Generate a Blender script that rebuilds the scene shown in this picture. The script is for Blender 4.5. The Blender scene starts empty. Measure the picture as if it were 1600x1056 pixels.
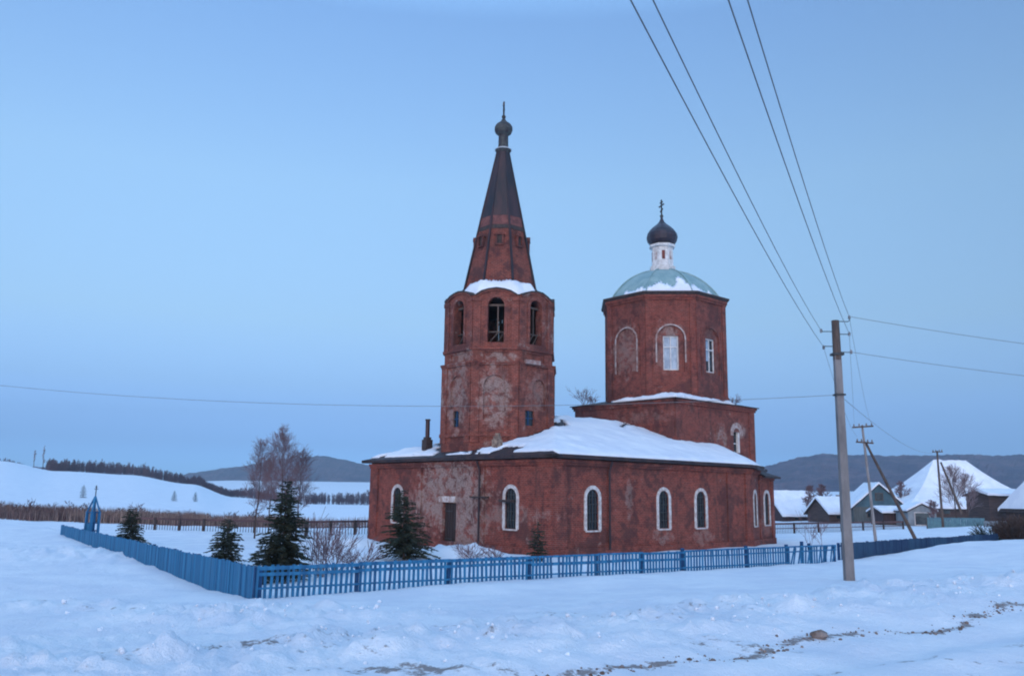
import bpy, math, random
from mathutils import Vector, Matrix, noise
from mathutils.geometry import tessellate_polygon, delaunay_2d_cdt
sc = bpy.context.scene
R = math.radians
# ------------------------------------------------------------------ camera
FPX, CX, CY = 1340.0, 800.0, 528.0           # focal length and centre in photo pixels (1600 x 1056)
PITCH, ROLL = R(10.28), 0.0140
cam_d = bpy.data.cameras.new('camera'); cam = bpy.data.objects.new('camera', cam_d)
sc.collection.objects.link(cam); sc.camera = cam
cam_d.sensor_width = 36; cam_d.lens = FPX / 1600 * 36
cam_d.clip_start = 0.1; cam_d.clip_end = 12000
CAMZ = 3.2
MROT = Matrix.Rotation(R(90) + PITCH, 4, 'X') @ Matrix.Rotation(ROLL, 4, 'Z')
cam.matrix_world = Matrix.Translation((0, 0, CAMZ)) @ MROT
# ------------------------------------------------------------------ sky and light
SUN_EL, SUN_AZ = R(8.0), R(-160)             # low sun behind the camera on the left (azimuth from +Y, clockwise)
w = bpy.data.worlds.new('World'); sc.world = w; w.use_nodes = True
nt = w.node_tree; nt.nodes.clear()
out = nt.nodes.new('ShaderNodeOutputWorld'); bg = nt.nodes.new('ShaderNodeBackground')
sky = nt.nodes.new('ShaderNodeTexSky'); sky.sky_type = 'NISHITA'; sky.sun_disc = False
sky.sun_elevation = SUN_EL; sky.sun_rotation = -SUN_AZ
sky.altitude = 300; sky.air_density = 1.0; sky.dust_density = 1.0; sky.ozone_density = 3.0
# the camera's cold white balance and the dull blue band of dusk air near the horizon
wb = nt.nodes.new('ShaderNodeMix'); wb.data_type = 'RGBA'; wb.blend_type = 'MULTIPLY'; wb.inputs[0].default_value = 1.0
tcw = nt.nodes.new('ShaderNodeTexCoord'); sxw = nt.nodes.new('ShaderNodeSeparateXYZ'); crw = nt.nodes.new('ShaderNodeValToRGB')
nt.links.new(tcw.outputs['Generated'], sxw.inputs[0]); nt.links.new(sxw.outputs['Z'], crw.inputs[0])
els = [(0.007, (.42, .90, 2.6)), (.052, (.34, .52, 1.24)), (.118, (.55, .56, .77)), (.19, (.80, .69, .68)), (.341, (1.06, .89, .80)), (.509, (1.02, .92, .93)), (.62, (2.4, 2.2, 2.0)), (1.0, (5.0, 4.4, 3.7))]
while len(crw.color_ramp.elements) < len(els): crw.color_ramp.elements.new(.5)
for e, (p_, c_) in zip(crw.color_ramp.elements, els): e.position = p_; e.color = (*c_, 1)
nt.links.new(crw.outputs[0], wb.inputs[7])
nt.links.new(sky.outputs[0], wb.inputs[6]); nt.links.new(wb.outputs[2], bg.inputs[0])
bg.inputs[1].default_value = 0.15
nt.links.new(bg.outputs[0], out.inputs[0])
sd = bpy.data.lights.new('sun', 'SUN'); sd.energy = 1.1; sd.angle = R(35); sd.color = (1.0, 0.80, 0.72)
sun = bpy.data.objects.new('sun', sd); sc.collection.objects.link(sun)
sdir = Vector((math.sin(SUN_AZ) * math.cos(SUN_EL), math.cos(SUN_AZ) * math.cos(SUN_EL), math.sin(SUN_EL)))
sun.rotation_euler = sdir.to_track_quat('Z', 'Y').to_euler()
sc.view_settings.view_transform = 'Standard'; sc.view_settings.look = 'None'
sc.view_settings.exposure = 1.35; sc.view_settings.gamma = 1.0
try: sc.cycles.filter_width = 2.0
except Exception: pass
sc.cycles.volume_step_rate = 10
sc.cycles.max_bounces = 6
# ------------------------------------------------------------------ helpers
def ray(px, py):
    d = MROT.to_3x3() @ Vector(((px - CX), (CY - py), -FPX)); return d / d.y
def at(px, py, Y):                                   # point on the pixel's ray at depth Y
    d = ray(px, py); return Vector((d.x * Y, Y, CAMZ + d.z * Y))
def rayz(px, py, z):
    d = ray(px, py); Y = (z - CAMZ) / d.z; return Vector((d.x * Y, Y, z))
def fbm(x, y, z=0.0, o=4): return noise.fractal(Vector((x, y, z)), 1.0, 2.0, o)
def sstep(a, b, x):
    t = max(0.0, min(1.0, (x - a) / (b - a))); return t * t * (3 - 2 * t)
def lerpt(tab, x):
    if x <= tab[0][0]: return tab[0][1]
    for (a, va), (b, vb) in zip(tab, tab[1:]):
        if x <= b:
            return va + (vb - va) * (x - a) / (b - a)
    return tab[-1][1]
def tag(o, label=None, cat=None, group=None, kind=None):
    if label: o['label'] = label
    if cat: o['category'] = cat
    if group: o['group'] = group
    if kind: o['kind'] = kind
    return o
def empty(name, loc=(0, 0, 0), rz=0.0):
    o = bpy.data.objects.new(name, None); sc.collection.objects.link(o)
    o.location = loc; o.rotation_euler = (0, 0, rz); return o
def copy_tree(o, parent=None):
    c = o.copy(); sc.collection.objects.link(c); c.parent = parent
    for ch in list(o.children): copy_tree(ch, c)
    return c
class MB:
    def __init__(s): s.v = []; s.f = []
    def add(s, vs, fs):
        n = len(s.v); s.v += [tuple(p) for p in vs]; s.f += [tuple(i + n for i in f) for f in fs]; return s
    def box(s, c, d, rz=0.0, M=None):
        x, y, z = d[0] / 2, d[1] / 2, d[2] / 2
        P = [Vector((a * x, b * y, e * z)) for e in (-1, 1) for a, b in ((-1, -1), (1, -1), (1, 1), (-1, 1))]
        m = M if M else Matrix.Rotation(rz, 3, 'Z')
        P = [m @ p + Vector(c) for p in P]
        return s.add(P, [(3, 2, 1, 0), (4, 5, 6, 7), (0, 1, 5, 4), (1, 2, 6, 5), (2, 3, 7, 6), (3, 0, 4, 7)])
    def bar(s, a, b, w, h=None, up=Vector((0, 0, 1))):
        a = Vector(a); b = Vector(b); h = h or w; d = (b - a); L = d.length
        if L < 1e-6: return s
        d.normalize()
        if abs(d.dot(up)) > .98: up = Vector((1, 0, 0))
        x = d.cross(up).normalized(); y = x.cross(d).normalized()
        M = Matrix((x, d, y)).transposed()
        return s.box((a + b) / 2, (w, L, h), M=M)
    def tube(s, pts, rad, n=6, cap=True):
        pts = [Vector(p) for p in pts]; rings = []; N = len(pts)
        base = len(s.v)
        ref = Vector((0, 0, 1))
        d0 = (pts[-1] - pts[0])
        if d0.length and abs(d0.normalized().z) > .9: ref = Vector((1, 0, 0))
        for i, p in enumerate(pts):
            d = (pts[min(i + 1, N - 1)] - pts[max(i - 1, 0)]).normalized()
            x = d.cross(ref)
            x = x.normalized() if x.length > 1e-5 else Vector((0, 1, 0))
            y = d.cross(x)
            r = rad[i] if isinstance(rad, (list, tuple)) else rad
            for k in range(n):
                a = 2 * math.pi * k / n
                s.v.append(tuple(p + (x * math.cos(a) + y * math.sin(a)) * r))
        for i in range(N - 1):
            for k in range(n):
                a = base + i * n + k; b = base + i * n + (k + 1) % n
                s.f.append((a, b, b + n, a + n))
        if cap and n > 2:
            s.f.append(tuple(base + k for k in range(n))[::-1]); s.f.append(tuple(base + (N - 1) * n + k for k in range(n)))
        return s
    def lathe(s, c, prof, n=24, off=0.0, rib=0.0):
        base = len(s.v); m = len(prof)
        for (r, z) in prof:
            for k in range(n):
                a = off + 2 * math.pi * k / n
                rr = r * (1 + rib * (1 if k % 2 else 0))
                s.v.append((c[0] + rr * math.cos(a), c[1] + rr * math.sin(a), c[2] + z))
        for i in range(m - 1):
            for k in range(n):
                a = base + i * n + k; b = base + i * n + (k + 1) % n
                s.f.append((a, b, b + n, a + n))
        s.f.append(tuple(base + (m - 1) * n + k for k in range(n)))
        s.f.append(tuple(base + k for k in range(n))[::-1])
        return s
    def build(s, name, mat, parent=None, smooth=False, uv=False):
        me = bpy.data.meshes.new(name); me.from_pydata(s.v, [], s.f); me.update()
        if uv:
            ul = me.uv_layers.new(name='uv')
            for p in me.polygons:
                n = p.normal
                if abs(n.z) > .85: tx, ty = (1, 0, 0), (0, 1, 0)
                else:
                    L = math.hypot(n.x, n.y); tx = (-n.y / L, n.x / L, 0); ty = (0, 0, 1)
                for li in p.loop_indices:
                    c = me.vertices[me.loops[li].vertex_index].co
                    ul.data[li].uv = (c.x * tx[0] + c.y * tx[1], c.x * ty[0] + c.y * ty[1] + c.z * ty[2])
        if smooth: me.polygons.foreach_set('use_smooth', [True] * len(me.polygons))
        me.materials.append(mat)
        o = bpy.data.objects.new(name, me); sc.collection.objects.link(o)
        if parent: o.parent = parent
        return o
# ------------------------------------------------------------------ materials
class NM:
    def __init__(s, name):
        s.m = bpy.data.materials.new(name); s.m.use_nodes = True; s.t = s.m.node_tree
        s.b = s.t.nodes['Principled BSDF']; s.b.inputs['Roughness'].default_value = .8
        s.b.inputs['Specular IOR Level'].default_value = .25
        s.tc = s.n('ShaderNodeTexCoord')
    def n(s, t, **k):
        x = s.t.nodes.new(t)
        for a, b in k.items(): setattr(x, a, b)
        return x
    def l(s, a, b): s.t.links.new(a, b)
    def noise(s, scale, detail=4, rough=.6, vec=None, stretch=None, dist=0.0):
        x = s.n('ShaderNodeTexNoise'); x.inputs['Scale'].default_value = scale; x.inputs['Detail'].default_value = detail
        x.inputs['Roughness'].default_value = rough; x.inputs['Distortion'].default_value = dist
        v = vec or s.tc.outputs['Object']
        if stretch:
            mp = s.n('ShaderNodeMapping'); mp.inputs['Scale'].default_value = stretch; s.l(v, mp.inputs[0]); v = mp.outputs[0]
        s.l(v, x.inputs['Vector']); return x.outputs['Fac']
    def ramp(s, f, a, b, va=0.0, vb=1.0):
        x = s.n('ShaderNodeMapRange', interpolation_type='SMOOTHSTEP')
        s.l(f, x.inputs[0])
        for i, q in enumerate((a, b, va, vb)): x.inputs[i + 1].default_value = q
        return x.outputs[0]
    def mix(s, f, a, b, mode='MIX'):
        x = s.n('ShaderNodeMix', data_type='RGBA', blend_type=mode)
        if isinstance(f, (int, float)): x.inputs[0].default_value = f
        else: s.l(f, x.inputs[0])
        for i, q in ((6, a), (7, b)):
            if isinstance(q, tuple): x.inputs[i].default_value = q if len(q) == 4 else (*q, 1)
            else: s.l(q, x.inputs[i])
        return x.outputs[2]
    def math(s, op, a, b=None):
        x = s.n('ShaderNodeMath', operation=op)
        for i, q in enumerate((a, b)):
            if q is None: continue
            if isinstance(q, (int, float)): x.inputs[i].default_value = q
            else: s.l(q, x.inputs[i])
        return x.outputs[0]
    def col(s, c):
        if isinstance(c, tuple): s.b.inputs['Base Color'].default_value = (*c, 1)
        else: s.l(c, s.b.inputs['Base Color'])
        return s
    def bump(s, h, dist=.05, st=1.0):
        x = s.n('ShaderNodeBump'); x.inputs['Strength'].default_value = st; x.inputs['Distance'].default_value = dist
        s.l(h, x.inputs['Height']); s.l(x.outputs[0], s.b.inputs['Normal']); return s
    def rough(s, v): s.b.inputs['Roughness'].default_value = v; return s
def simple(name, c1, c2, scale=3.0, rough=.8, bump=0.0, stretch=None, metal=0.0, spec=.25):
    m = NM(name); f = m.noise(scale, 5, .65, stretch=stretch)
    m.col(m.mix(m.ramp(f, .35, .65), c1, c2)).rough(rough)
    m.b.inputs['Metallic'].default_value = metal; m.b.inputs['Specular IOR Level'].default_value = spec
    if bump: m.bump(f, bump)
    return m.m
def brick(name, plaster=.5, dark=.5, patches=(), base=(1, 1, 1), sc_=1.0, zdark=None):
    m = NM(name)
    uv = m.n('ShaderNodeUVMap'); uv.uv_map = 'uv'
    bt = m.n('ShaderNodeTexBrick'); m.l(uv.outputs[0], bt.inputs['Vector'])
    b = base
    bt.inputs['Color1'].default_value = (.33 * b[0], .062 * b[1], .038 * b[2], 1)
    bt.inputs['Color2'].default_value = (.19 * b[0], .040 * b[1], .028 * b[2], 1)
    bt.inputs['Mortar'].default_value = (.25, .125, .10, 1)
    bt.inputs['Scale'].default_value = 1.0; bt.inputs['Mortar Size'].default_value = .013; bt.inputs['Mortar Smooth'].default_value = .3
    bt.inputs['Brick Width'].default_value = .27; bt.inputs['Row Height'].default_value = .098; bt.inputs['Bias'].default_value = -.1
    big = m.noise(.55 * sc_, 6, .68); mid = m.noise(2.2, 6, .7); fine = m.noise(9.0, 4, .7)
    row = m.noise(3.0, 3, .6, stretch=(.5, .5, 5.0))
    c = m.mix(m.ramp(mid, .42, .72, 0, .75), bt.outputs['Color'], (.10 * b[0], .026 * b[1], .022 * b[2]))
    c = m.mix(m.ramp(row, .5, .7, 0, .5), c, (.40 * b[0], .12 * b[1], .08 * b[2]))
    blk = m.noise(5.0, 2, .5, stretch=(1, 1, 2.2)); c = m.mix(m.ramp(blk, .52, .66, 0, .5), c, (.085, .028, .026))
    stk = m.noise(1.3, 5, .7, stretch=(1, 1, .16)); c = m.mix(m.ramp(stk, .55, .68, 0, .6), c, (.055, .028, .028))
    c = m.mix(m.ramp(big, .47, .6, 0, dark), c, (.075, .030, .030))
    # remains of lime plaster
    pn = m.noise(.9, 7, .72, vec=None, dist=.4)
    thr = .67 - .1 * plaster; m2 = m.noise(1.5, 7, .72, dist=.5)
    pm = m.math('MULTIPLY', m.ramp(pn, thr, thr + .07), m.ramp(fine, .3, .55, .35, .95))
    for (cx, cy, cz, rx, ry, rz, st) in patches:
        sub = m.n('ShaderNodeVectorMath', operation='SUBTRACT'); m.l(m.tc.outputs['Object'], sub.inputs[0]); sub.inputs[1].default_value = (cx, cy, cz)
        dv = m.n('ShaderNodeVectorMath', operation='DIVIDE'); m.l(sub.outputs[0], dv.inputs[0]); dv.inputs[1].default_value = (rx, ry, rz)
        ln = m.n('ShaderNodeVectorMath', operation='LENGTH'); m.l(dv.outputs[0], ln.inputs[0])
        e = m.math('ADD', ln.outputs['Value'], m.math('MULTIPLY', m.math('SUBTRACT', mid, .5), 2.4))
        e = m.ramp(e, .75, 1.15, st, 0)
        e = m.math('MULTIPLY', e, m.math('MULTIPLY', m.ramp(fine, .28, .5, .35, 1.0), m.ramp(m2, .43, .53, .12, 1.0)))
        pm = m.math('MAXIMUM', pm, e)
    c = m.mix(m.math('MULTIPLY', pm, .85), c, m.mix(m.ramp(fine, .4, .6), (.40, .32, .285), (.22, .145, .13)))
    c = m.mix(m.math('MULTIPLY', m.ramp(m.noise(.8, 3, .6), .35, .6), .22), c, m.mix(.5, c, (.16, .09, .07)))
    m.col(c).rough(.9)
    h = m.math('ADD', m.math('MULTIPLY', bt.outputs['Fac'], -.4), fine)
    m.bump(h, .03, .7)
    return m.m
M = {}
M['brick_low'] = brick('refectory_brick', .5, .75, patches=[(0, 8.6, 3.0, 2, 3.6, 2.2, 1.0), (0, 7.4, 1.8, 2, 2.4, 1.8, .9), (0, 3.8, 2.1, 2, 3.6, .45, .55), (0, 12.2, 1.8, 2, 1.6, 1.6, .45),
    (5.9, 0, 3.0, .3, 1, 1.2, .5), (9.0, 0, .9, .9, 1, .5, .6), (12.6, 0, .8, 1.1, 1, .5, .5), (22, 1.4, 1.6, 1.8, 1, .9, .3)], base=(.84, .80, .84))
M['brick_tower'] = brick('tower_brick', .9, .7, patches=[(1.9, 7.0, 9.0, 1.0, 1.0, 1.9, .9), (2.2, 6.8, 11.3, .9, .9, .35, .95), (.6, 9.2, 9.2, 1, 1.0, 2.6, .8), (.6, 9.2, 11.3, 1, 1, .5, .8), (4.3, 5.8, 9.3, .9, 1, 1.2, .45)], base=(.80, .90, .96))
M['brick_drum'] = brick('drum_brick', .35, .7, patches=[(16.1, 8.9, 13.6, 1, 1.3, 2.0, .55), (16.9, 5.8, 13.6, 1.0, 1.0, 2.0, .35), (17.0, 5.6, 14.8, .9, .9, .6, .8), (20.3, 4.5, 13.6, 1.1, 1, 1.9, .22)], base=(.74, .72, .80))
M['brick_block'] = brick('nave_brick', .3, .6, patches=[(20.7, 4, 7.0, .75, 1, 1.2, .8), (23.0, 4, 8.0, .8, 1, .6, .8), (14.9, 7, 8.6, 1, 3, .5, .3)], base=(.74, .72, .80))
M['brick_spire'] = brick('spire_brick', .25, .9, base=(.7, .7, .75), sc_=1.5)
M['white'] = simple('white_limewash', (.70, .69, .68), (.50, .48, .47), 4.0, .9)
M['trim'] = simple('chipped_limewash', (.62, .60, .59), (.40, .33, .31), 5.0, .9, .02)
M['white_worn'] = simple('white_worn', (.62, .58, .56), (.33, .22, .19), 2.6, .9, .02)
M['stone_pale'] = simple('pale_plaster', (.42, .36, .34), (.26, .15, .13), 3.0, .9, .02)
M['dark_metal'] = simple('dark_sheet_metal', (.016, .013, .018), (.050, .022, .024), 1.2, .55, 0, (1, 1, .25), 0.0, .4)
M['rust_band'] = simple('rusty_band', (.20, .075, .065), (.10, .04, .04), 3.0, .8)
M['onion'] = simple('onion_metal', (.014, .010, .018), (.035, .02, .03), 2.0, .4, 0, None, 0.0, .5)
M['cupola'] = simple('weathered_cupola', (.07, .075, .07), (.035, .03, .035), 4.0, .6)
M['teal'] = simple('teal_dome_paint', (.27, .38, .38), (.19, .30, .31), 1.6, .55, 0, (1, 1, .5))
M['eave'] = simple('eave_timber', (.035, .028, .03), (.07, .05, .045), 5.0, .8)
M['roof'] = simple('rusty_roof_iron', (.022, .018, .024), (.055, .032, .03), 2.2, .6)
M['glass'] = simple('dark_glass', (.012, .016, .022), (.03, .038, .045), 3.0, .18, 0, None, 0, .5)
M['pane_pale'] = simple('pale_pane', (.36, .44, .52), (.22, .28, .35), 2.0, .25, 0, (1, 1, .6), 0, .5)
M['grille'] = simple('iron_grille', (.03, .035, .04), (.05, .05, .05), 8.0, .6)
M['door'] = simple('dark_door', (.028, .018, .018), (.045, .03, .028), 3.0, .7, 0, (6, 6, .4))
M['gold'] = simple('dull_cross_metal', (.05, .045, .045), (.08, .07, .06), 6.0, .4, 0, None, .6)
M['tan_stone'] = simple('old_chimney', (.32, .24, .18), (.12, .08, .07), 4.0, .9, .03)
M['wood'] = simple('weathered_timber', (.12, .085, .07), (.06, .045, .04), 4.0, .85, .01, (1, 1, .15))
M['concrete'] = simple('pole_concrete', (.22, .20, .195), (.14, .13, .13), 2.5, .9, .01, (1, 1, .3))
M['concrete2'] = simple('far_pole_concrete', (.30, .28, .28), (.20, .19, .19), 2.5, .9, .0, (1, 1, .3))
M['wire'] = simple('wire_metal', (.12, .12, .13), (.16, .16, .17), 5.0, .5)
M['insul'] = simple('insulator_ceramic', (.25, .25, .26), (.12, .12, .12), 9.0, .3)
def blue_paint():
    m = NM('fence_blue_paint')
    wv = m.n('ShaderNodeTexNoise', noise_dimensions='1D'); sx = m.n('ShaderNodeSeparateXYZ'); m.l(m.tc.outputs['Object'], sx.inputs[0])
    m.l(m.math('MULTIPLY', sx.outputs['X'], 1.0), wv.inputs['W']); wv.inputs['Scale'].default_value = 4.5; wv.inputs['Detail'].default_value = 3
    f = m.noise(2.0, 5, .7, stretch=(1, 1, .25))
    c = m.mix(m.ramp(wv.outputs['Fac'], .35, .65), (.018, .10, .215), (.03, .175, .33))
    c = m.mix(m.ramp(f, .55, .72, 0, .55), c, (.07, .15, .24))
    return m.col(c).rough(.65).m
M['blue'] = blue_paint()
M['blue_dark'] = simple('faded_dark_blue_paint', (.014, .035, .085), (.024, .065, .12), 1.2, .7, 0, (1, 1, .3))
M['blue_post'] = simple('blue_post_paint', (.010, .045, .12), (.016, .07, .17), 4.0, .6)
M['teal_fence'] = simple('turquoise_paint', (.10, .20, .23), (.07, .14, .18), 2.0, .7)
def snow_mat(name, c1=(.80, .82, .86), c2=(.70, .73, .80), ground=False):
    m = NM(name); f = m.noise(.6, 6, .6); g = m.noise(6.0, 6, .7); g2 = m.noise(28.0, 4, .7)
    c = m.mix(m.ramp(f, .35, .65), c1, c2)
    if ground:
        a = m.n('ShaderNodeAttribute'); a.attribute_name = 'dirt'
        d = m.math('ADD', a.outputs['Fac'], m.math('MULTIPLY', m.math('SUBTRACT', g, .5), 3.2))
        d2 = m.math('MULTIPLY', m.ramp(d, .45, .85), m.ramp(a.outputs['Fac'], 0.02, .3))
        c = m.mix(m.math('MULTIPLY', d2, .8), c, (.15, .105, .085))
        sp = m.math('MULTIPLY', m.ramp(g2, .66, .74), m.ramp(a.outputs['Fac'], .02, .25, 0.0, .6))
        c = m.mix(sp, c, (.13, .10, .09))
    m.col(c).rough(.7)
    m.b.inputs['Specular IOR Level'].default_value = .2
    m.bump(m.math('ADD', g, m.math('MULTIPLY', g2, .35)), .10 if ground else .04, .7)
    return m.m
M['snow'] = snow_mat('roof_snow'); M['ground'] = snow_mat('ground_snow', ground=True)
M['clod'] = simple('snow_clod', (.74, .78, .84), (.62, .65, .70), 4.0, .8, .03)
M['dirt'] = simple('dirty_clod', (.11, .075, .06), (.26, .21, .19), 5.0, .9, .02)
M['needle'] = simple('spruce_needles', (.016, .026, .020), (.040, .042, .024), 2.0, .8)
M['needle2'] = simple('spruce_needles_dark', (.014, .024, .020), (.035, .038, .022), 2.0, .8)
M['bark'] = simple('bark', (.08, .055, .05), (.05, .035, .03), 6.0, .9)
M['twig'] = simple('bare_twigs', (.20, .125, .135), (.13, .085, .095), 1.0, .9)
M['twig_pale'] = simple('pale_twigs', (.26, .20, .21), (.17, .12, .13), 1.0, .9)
M['reed'] = simple('dry_reeds', (.34, .245, .20), (.22, .155, .145), .12, .9)
M['reed_dark'] = simple('dark_brush', (.13, .075, .075), (.07, .045, .05), .3, .9)
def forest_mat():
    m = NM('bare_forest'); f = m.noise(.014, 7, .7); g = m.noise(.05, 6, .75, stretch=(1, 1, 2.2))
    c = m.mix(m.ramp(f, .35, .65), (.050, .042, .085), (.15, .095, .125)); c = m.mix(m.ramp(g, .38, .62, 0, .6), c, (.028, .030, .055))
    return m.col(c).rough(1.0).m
M['forest'] = forest_mat()
M['belt'] = simple('bare_wood', (.11, .075, .09), (.06, .045, .065), .05, .9)
# ------------------------------------------------------------------ ground
EX, EY = .81, .585                                 # along the road and the street fence
NX, NY = -.585, .81                                # away from the road
QC, PC = 7.77, 21.4                                # the fence corner in (q, p)
BASE_P = [(-400, 1.5), (-30, 1.45), (5.5, 1.50), (6.5, 1.47), (7.2, 1.52), (9.5, 1.42), (12, 1.10), (15, .84), (18, .72), (21.4, .66), (24, .62), (60, .55)]
FAR_COLS = [-400, 0, 90, 200, 300, 370, 480, 583, 800, 1000, 1215, 1400, 1600, 2200]
FAR_R = [70, 90, 130, 200, 300, 400, 500, 650, 900, 1500, 2600, 6000]
FAR_Z = {
 -400: [0.3, .3, 1.4, 3.5, 7.5, 12.5, 16.5, 18, 17, 16, 20, 20],
 0:    [0.1, .2, 1.2, 3.0, 6.4, 10.8, 15.8, 17, 14, 14, 20, 20],
 90:   [0.0, .1, .9, 2.3, 5.0, 8.4, 11.6, 12, 10, 14, 20, 20],
 200:  [0.0, .0, .7, 1.9, 4.4, 7.6, 10.4, 11, 8, 14, 20, 20],
 300:  [0.0, -.1, .3, 1.0, 2.6, 4.6, 6.0, 5.0, 2, 16, 20, 20],
 370:  [0.0, -.2, -.2, -.5, -.6, -.6, -.5, -1, 0, 18, 20, 20],
 480:  [0.0, -.2, -.4, -1.2, -2.4, -3.4, -3.5, -2.5, 1, 19, 20, 20],
 583:  [0.0, -.2, -.4, -1.4, -2.6, -3.5, -3.6, -2.5, 1, 19, 20, 20],
 800:  [0, 0, -.4, -1.0, -2, -3, -3, -2, 1, 18, 20, 20],
 1000: [0, 0, -.2, -.5, -1, -1, -1, 0, 2, 18, 20, 20],
 1215: [0, 0, -.1, 0, 1, 2, 3, 4, 6, 14, 20, 20],
 1400: [0.1, .1, .2, .5, 2, 3, 4, 5, 8, 16, 20, 20],
 1600: [0.5, .6, .9, 1.5, 3, 4, 5, 6, 9, 16, 20, 20],
 2200: [0.5, .6, .9, 1.5, 3, 4, 5, 6, 9, 16, 20, 20]}
def far_z(px, r):
    tabs = FAR_COLS
    if px <= tabs[0]: i, t = 0, 0.0
    elif px >= tabs[-1]: i, t = len(tabs) - 2, 1.0
    else:
        i = max(k for k in range(len(tabs) - 1) if tabs[k] <= px); t = (px - tabs[i]) / (tabs[i + 1] - tabs[i])
        t = t * t * (3 - 2 * t)
    a = lerpt(list(zip(FAR_R, FAR_Z[tabs[i]])), r); b = lerpt(list(zip(FAR_R, FAR_Z[tabs[i + 1]])), r)
    return a + (b - a) * t
def px_of(x, y):
    if y <= .01 * abs(x) + .001: return 2200 if x > 0 else -400
    return max(-400, min(2200, 800 + 1362 * x / y))
LEFT_BASE = [(21.4, .60), (25, .47), (31, .60), (41, .66), (49, .86), (58, .95), (72, .4), (85, 0.05), (120, 0)]
def ground_z(x, y, detail=True):
    r = math.hypot(x, y); q = x * EX + y * EY; p = x * NX + y * NY
    z = lerpt(BASE_P, p)
    # the drift rising to the right of the street fence
    z += .55 * sstep(34, 44, q) * sstep(6, 13, p) * (1 - sstep(21.5, 27, p))
    if p > 17:
        zl = lerpt(LEFT_BASE, p)
        k = sstep(18, 23, p) * (1 - sstep(QC + 1, QC + 7, q))
        z = z * (1 - k) + zl * k
    inside = sstep(PC + .3, PC + 3.2, p) * sstep(QC + .2, QC + 2.5, q)
    zin = lerpt([(24, .40), (28, .26), (34, .10), (42, .02), (50, 0), (90, 0)], p)
    zin += (.55 * math.exp(-(((x + 2.2) / 2.0) ** 2 + ((y - 44.0) / 1.5) ** 2)) + .55 * math.exp(-(((x + 8.6) / 1.6) ** 2 + ((y - 50.5) / 2.4) ** 2)) + .3 * math.exp(-(((x + 5.2) / 1.8) ** 2 + ((y - 45.5) / 1.6) ** 2))) * (1 + .6 * fbm(x * 1.1, y * 1.1, 3, 3))
    z = z * (1 - inside) + zin * inside
    if r > 60:
        k = sstep(60, 88, r); z = z * (1 - k) + far_z(px_of(x, y), r) * k
    if y < 0: z = 1.5 * (1 - sstep(5, 80, -y))
    if detail:
        amp = .05 + .05 * sstep(20, 100, r) + .6 * sstep(150, 900, r)
        sc1 = .25 if r < 150 else .02
        z += amp * fbm(x * sc1, y * sc1, 1.3, 3)
        if r < 60:
            inb = 1 - .6 * inside
            z += .035 * inb * fbm(x * 1.1, y * 1.1, 7.7, 4)
            # ploughed bank beside the road
            pc = 9.0 + 1.2 * fbm(q * .12, .5, 3.1, 2) - .02 * q
            b = math.exp(-((p - pc) / 1.7) ** 2)
            cl = abs(fbm(x * 1.3, y * 1.3, 2.2, 4)); cl2 = abs(fbm(x * 3.4, y * 3.4, 9.2, 3))
            z += b * (.10 + .22 * cl + .08 * cl2 * (.4 + cl) + .025 * abs(fbm(x * 8, y * 8, 4, 2))) * sstep(-3, 3, q)
            # broken lumps on the left mound
            b2 = math.exp(-(((x + 4.8) / 2.4) ** 2 + ((y - 17.2) / 2.0) ** 2))
            z += b2 * (.16 + .33 * cl + .10 * cl2 + .03 * abs(fbm(x * 8, y * 8, 4, 2)))
            b4 = math.exp(-(((x + 6.8) / 1.7) ** 2 + ((y - 11.5) / 1.6) ** 2)); z += b4 * (.15 + .16 * cl + .06 * cl2)
            b5 = math.exp(-(((x + 9.5) / 3.0) ** 2 + ((y - 19.5) / .9) ** 2)); z += b5 * (.08 + .22 * cl)
            b6 = math.exp(-(((x + 17) / 4.0) ** 2 + ((y - 34) / 4.0) ** 2)); z += b6 * (.1 + .3 * cl)
            b3 = math.exp(-(((p - 14.2 - .6 * fbm(q * .2, 9, 1, 2)) / 1.0) ** 2)) * sstep(-2, 6, q) * (1 - sstep(12, 22, q)); z += b3 * (.04 + .14 * cl)
            # road ruts
            if p < 6.6:
                z += .035 * math.sin(p * 5.2 + fbm(q * .1, 0, 0, 2)) * (1 - sstep(5.6, 6.6, p)) - .03 * sstep(6.6, 5.4, p)
    return z
def ground_dirt(x, y):
    r = math.hypot(x, y)
    if r > 40: return 0.0
    q = x * EX + y * EY; p = x * NX + y * NY
    edge = 6.55 + .35 * fbm(q * .45, .1, 5.5, 3)
    d = .95 * math.exp(-((p - edge) / .12) ** 2) * sstep(.15, .45, .5 + fbm(q * .9, 3, 1, 2)) * sstep(2.5, 7, q)
    d = max(d, .30 * math.exp(-((p - 9.0) / 1.6) ** 2) * sstep(-.1, .35, fbm(x * .7, y * .7, 4.4, 3)))
    d = max(d, .5 * math.exp(-((p - 5.2) / .5) ** 2) * sstep(.0, .4, fbm(q * .5, p * 3, 8, 3)))
    for (cx, cy, sx, sy, st) in ((-11.6, 21.5, .5, .6, .95), (-10.2, 20.3, .9, .4, .8), (-8.3, 18.6, 1.0, .3, .4), (-4.6, 9.7, .9, .3, .85), (-5.4, 9.3, .3, .3, .9), (-2.9, 10.0, .8, .3, .7), (-1.0, 8.6, 1.2, .22, .75), (2.6, 10.2, .9, .4, .5), (.9, 16.6, .5, .4, .5)):
        d = max(d, st * math.exp(-((x - cx) / sx) ** 2 - ((y - cy) / sy) ** 2))
    return d
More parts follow.
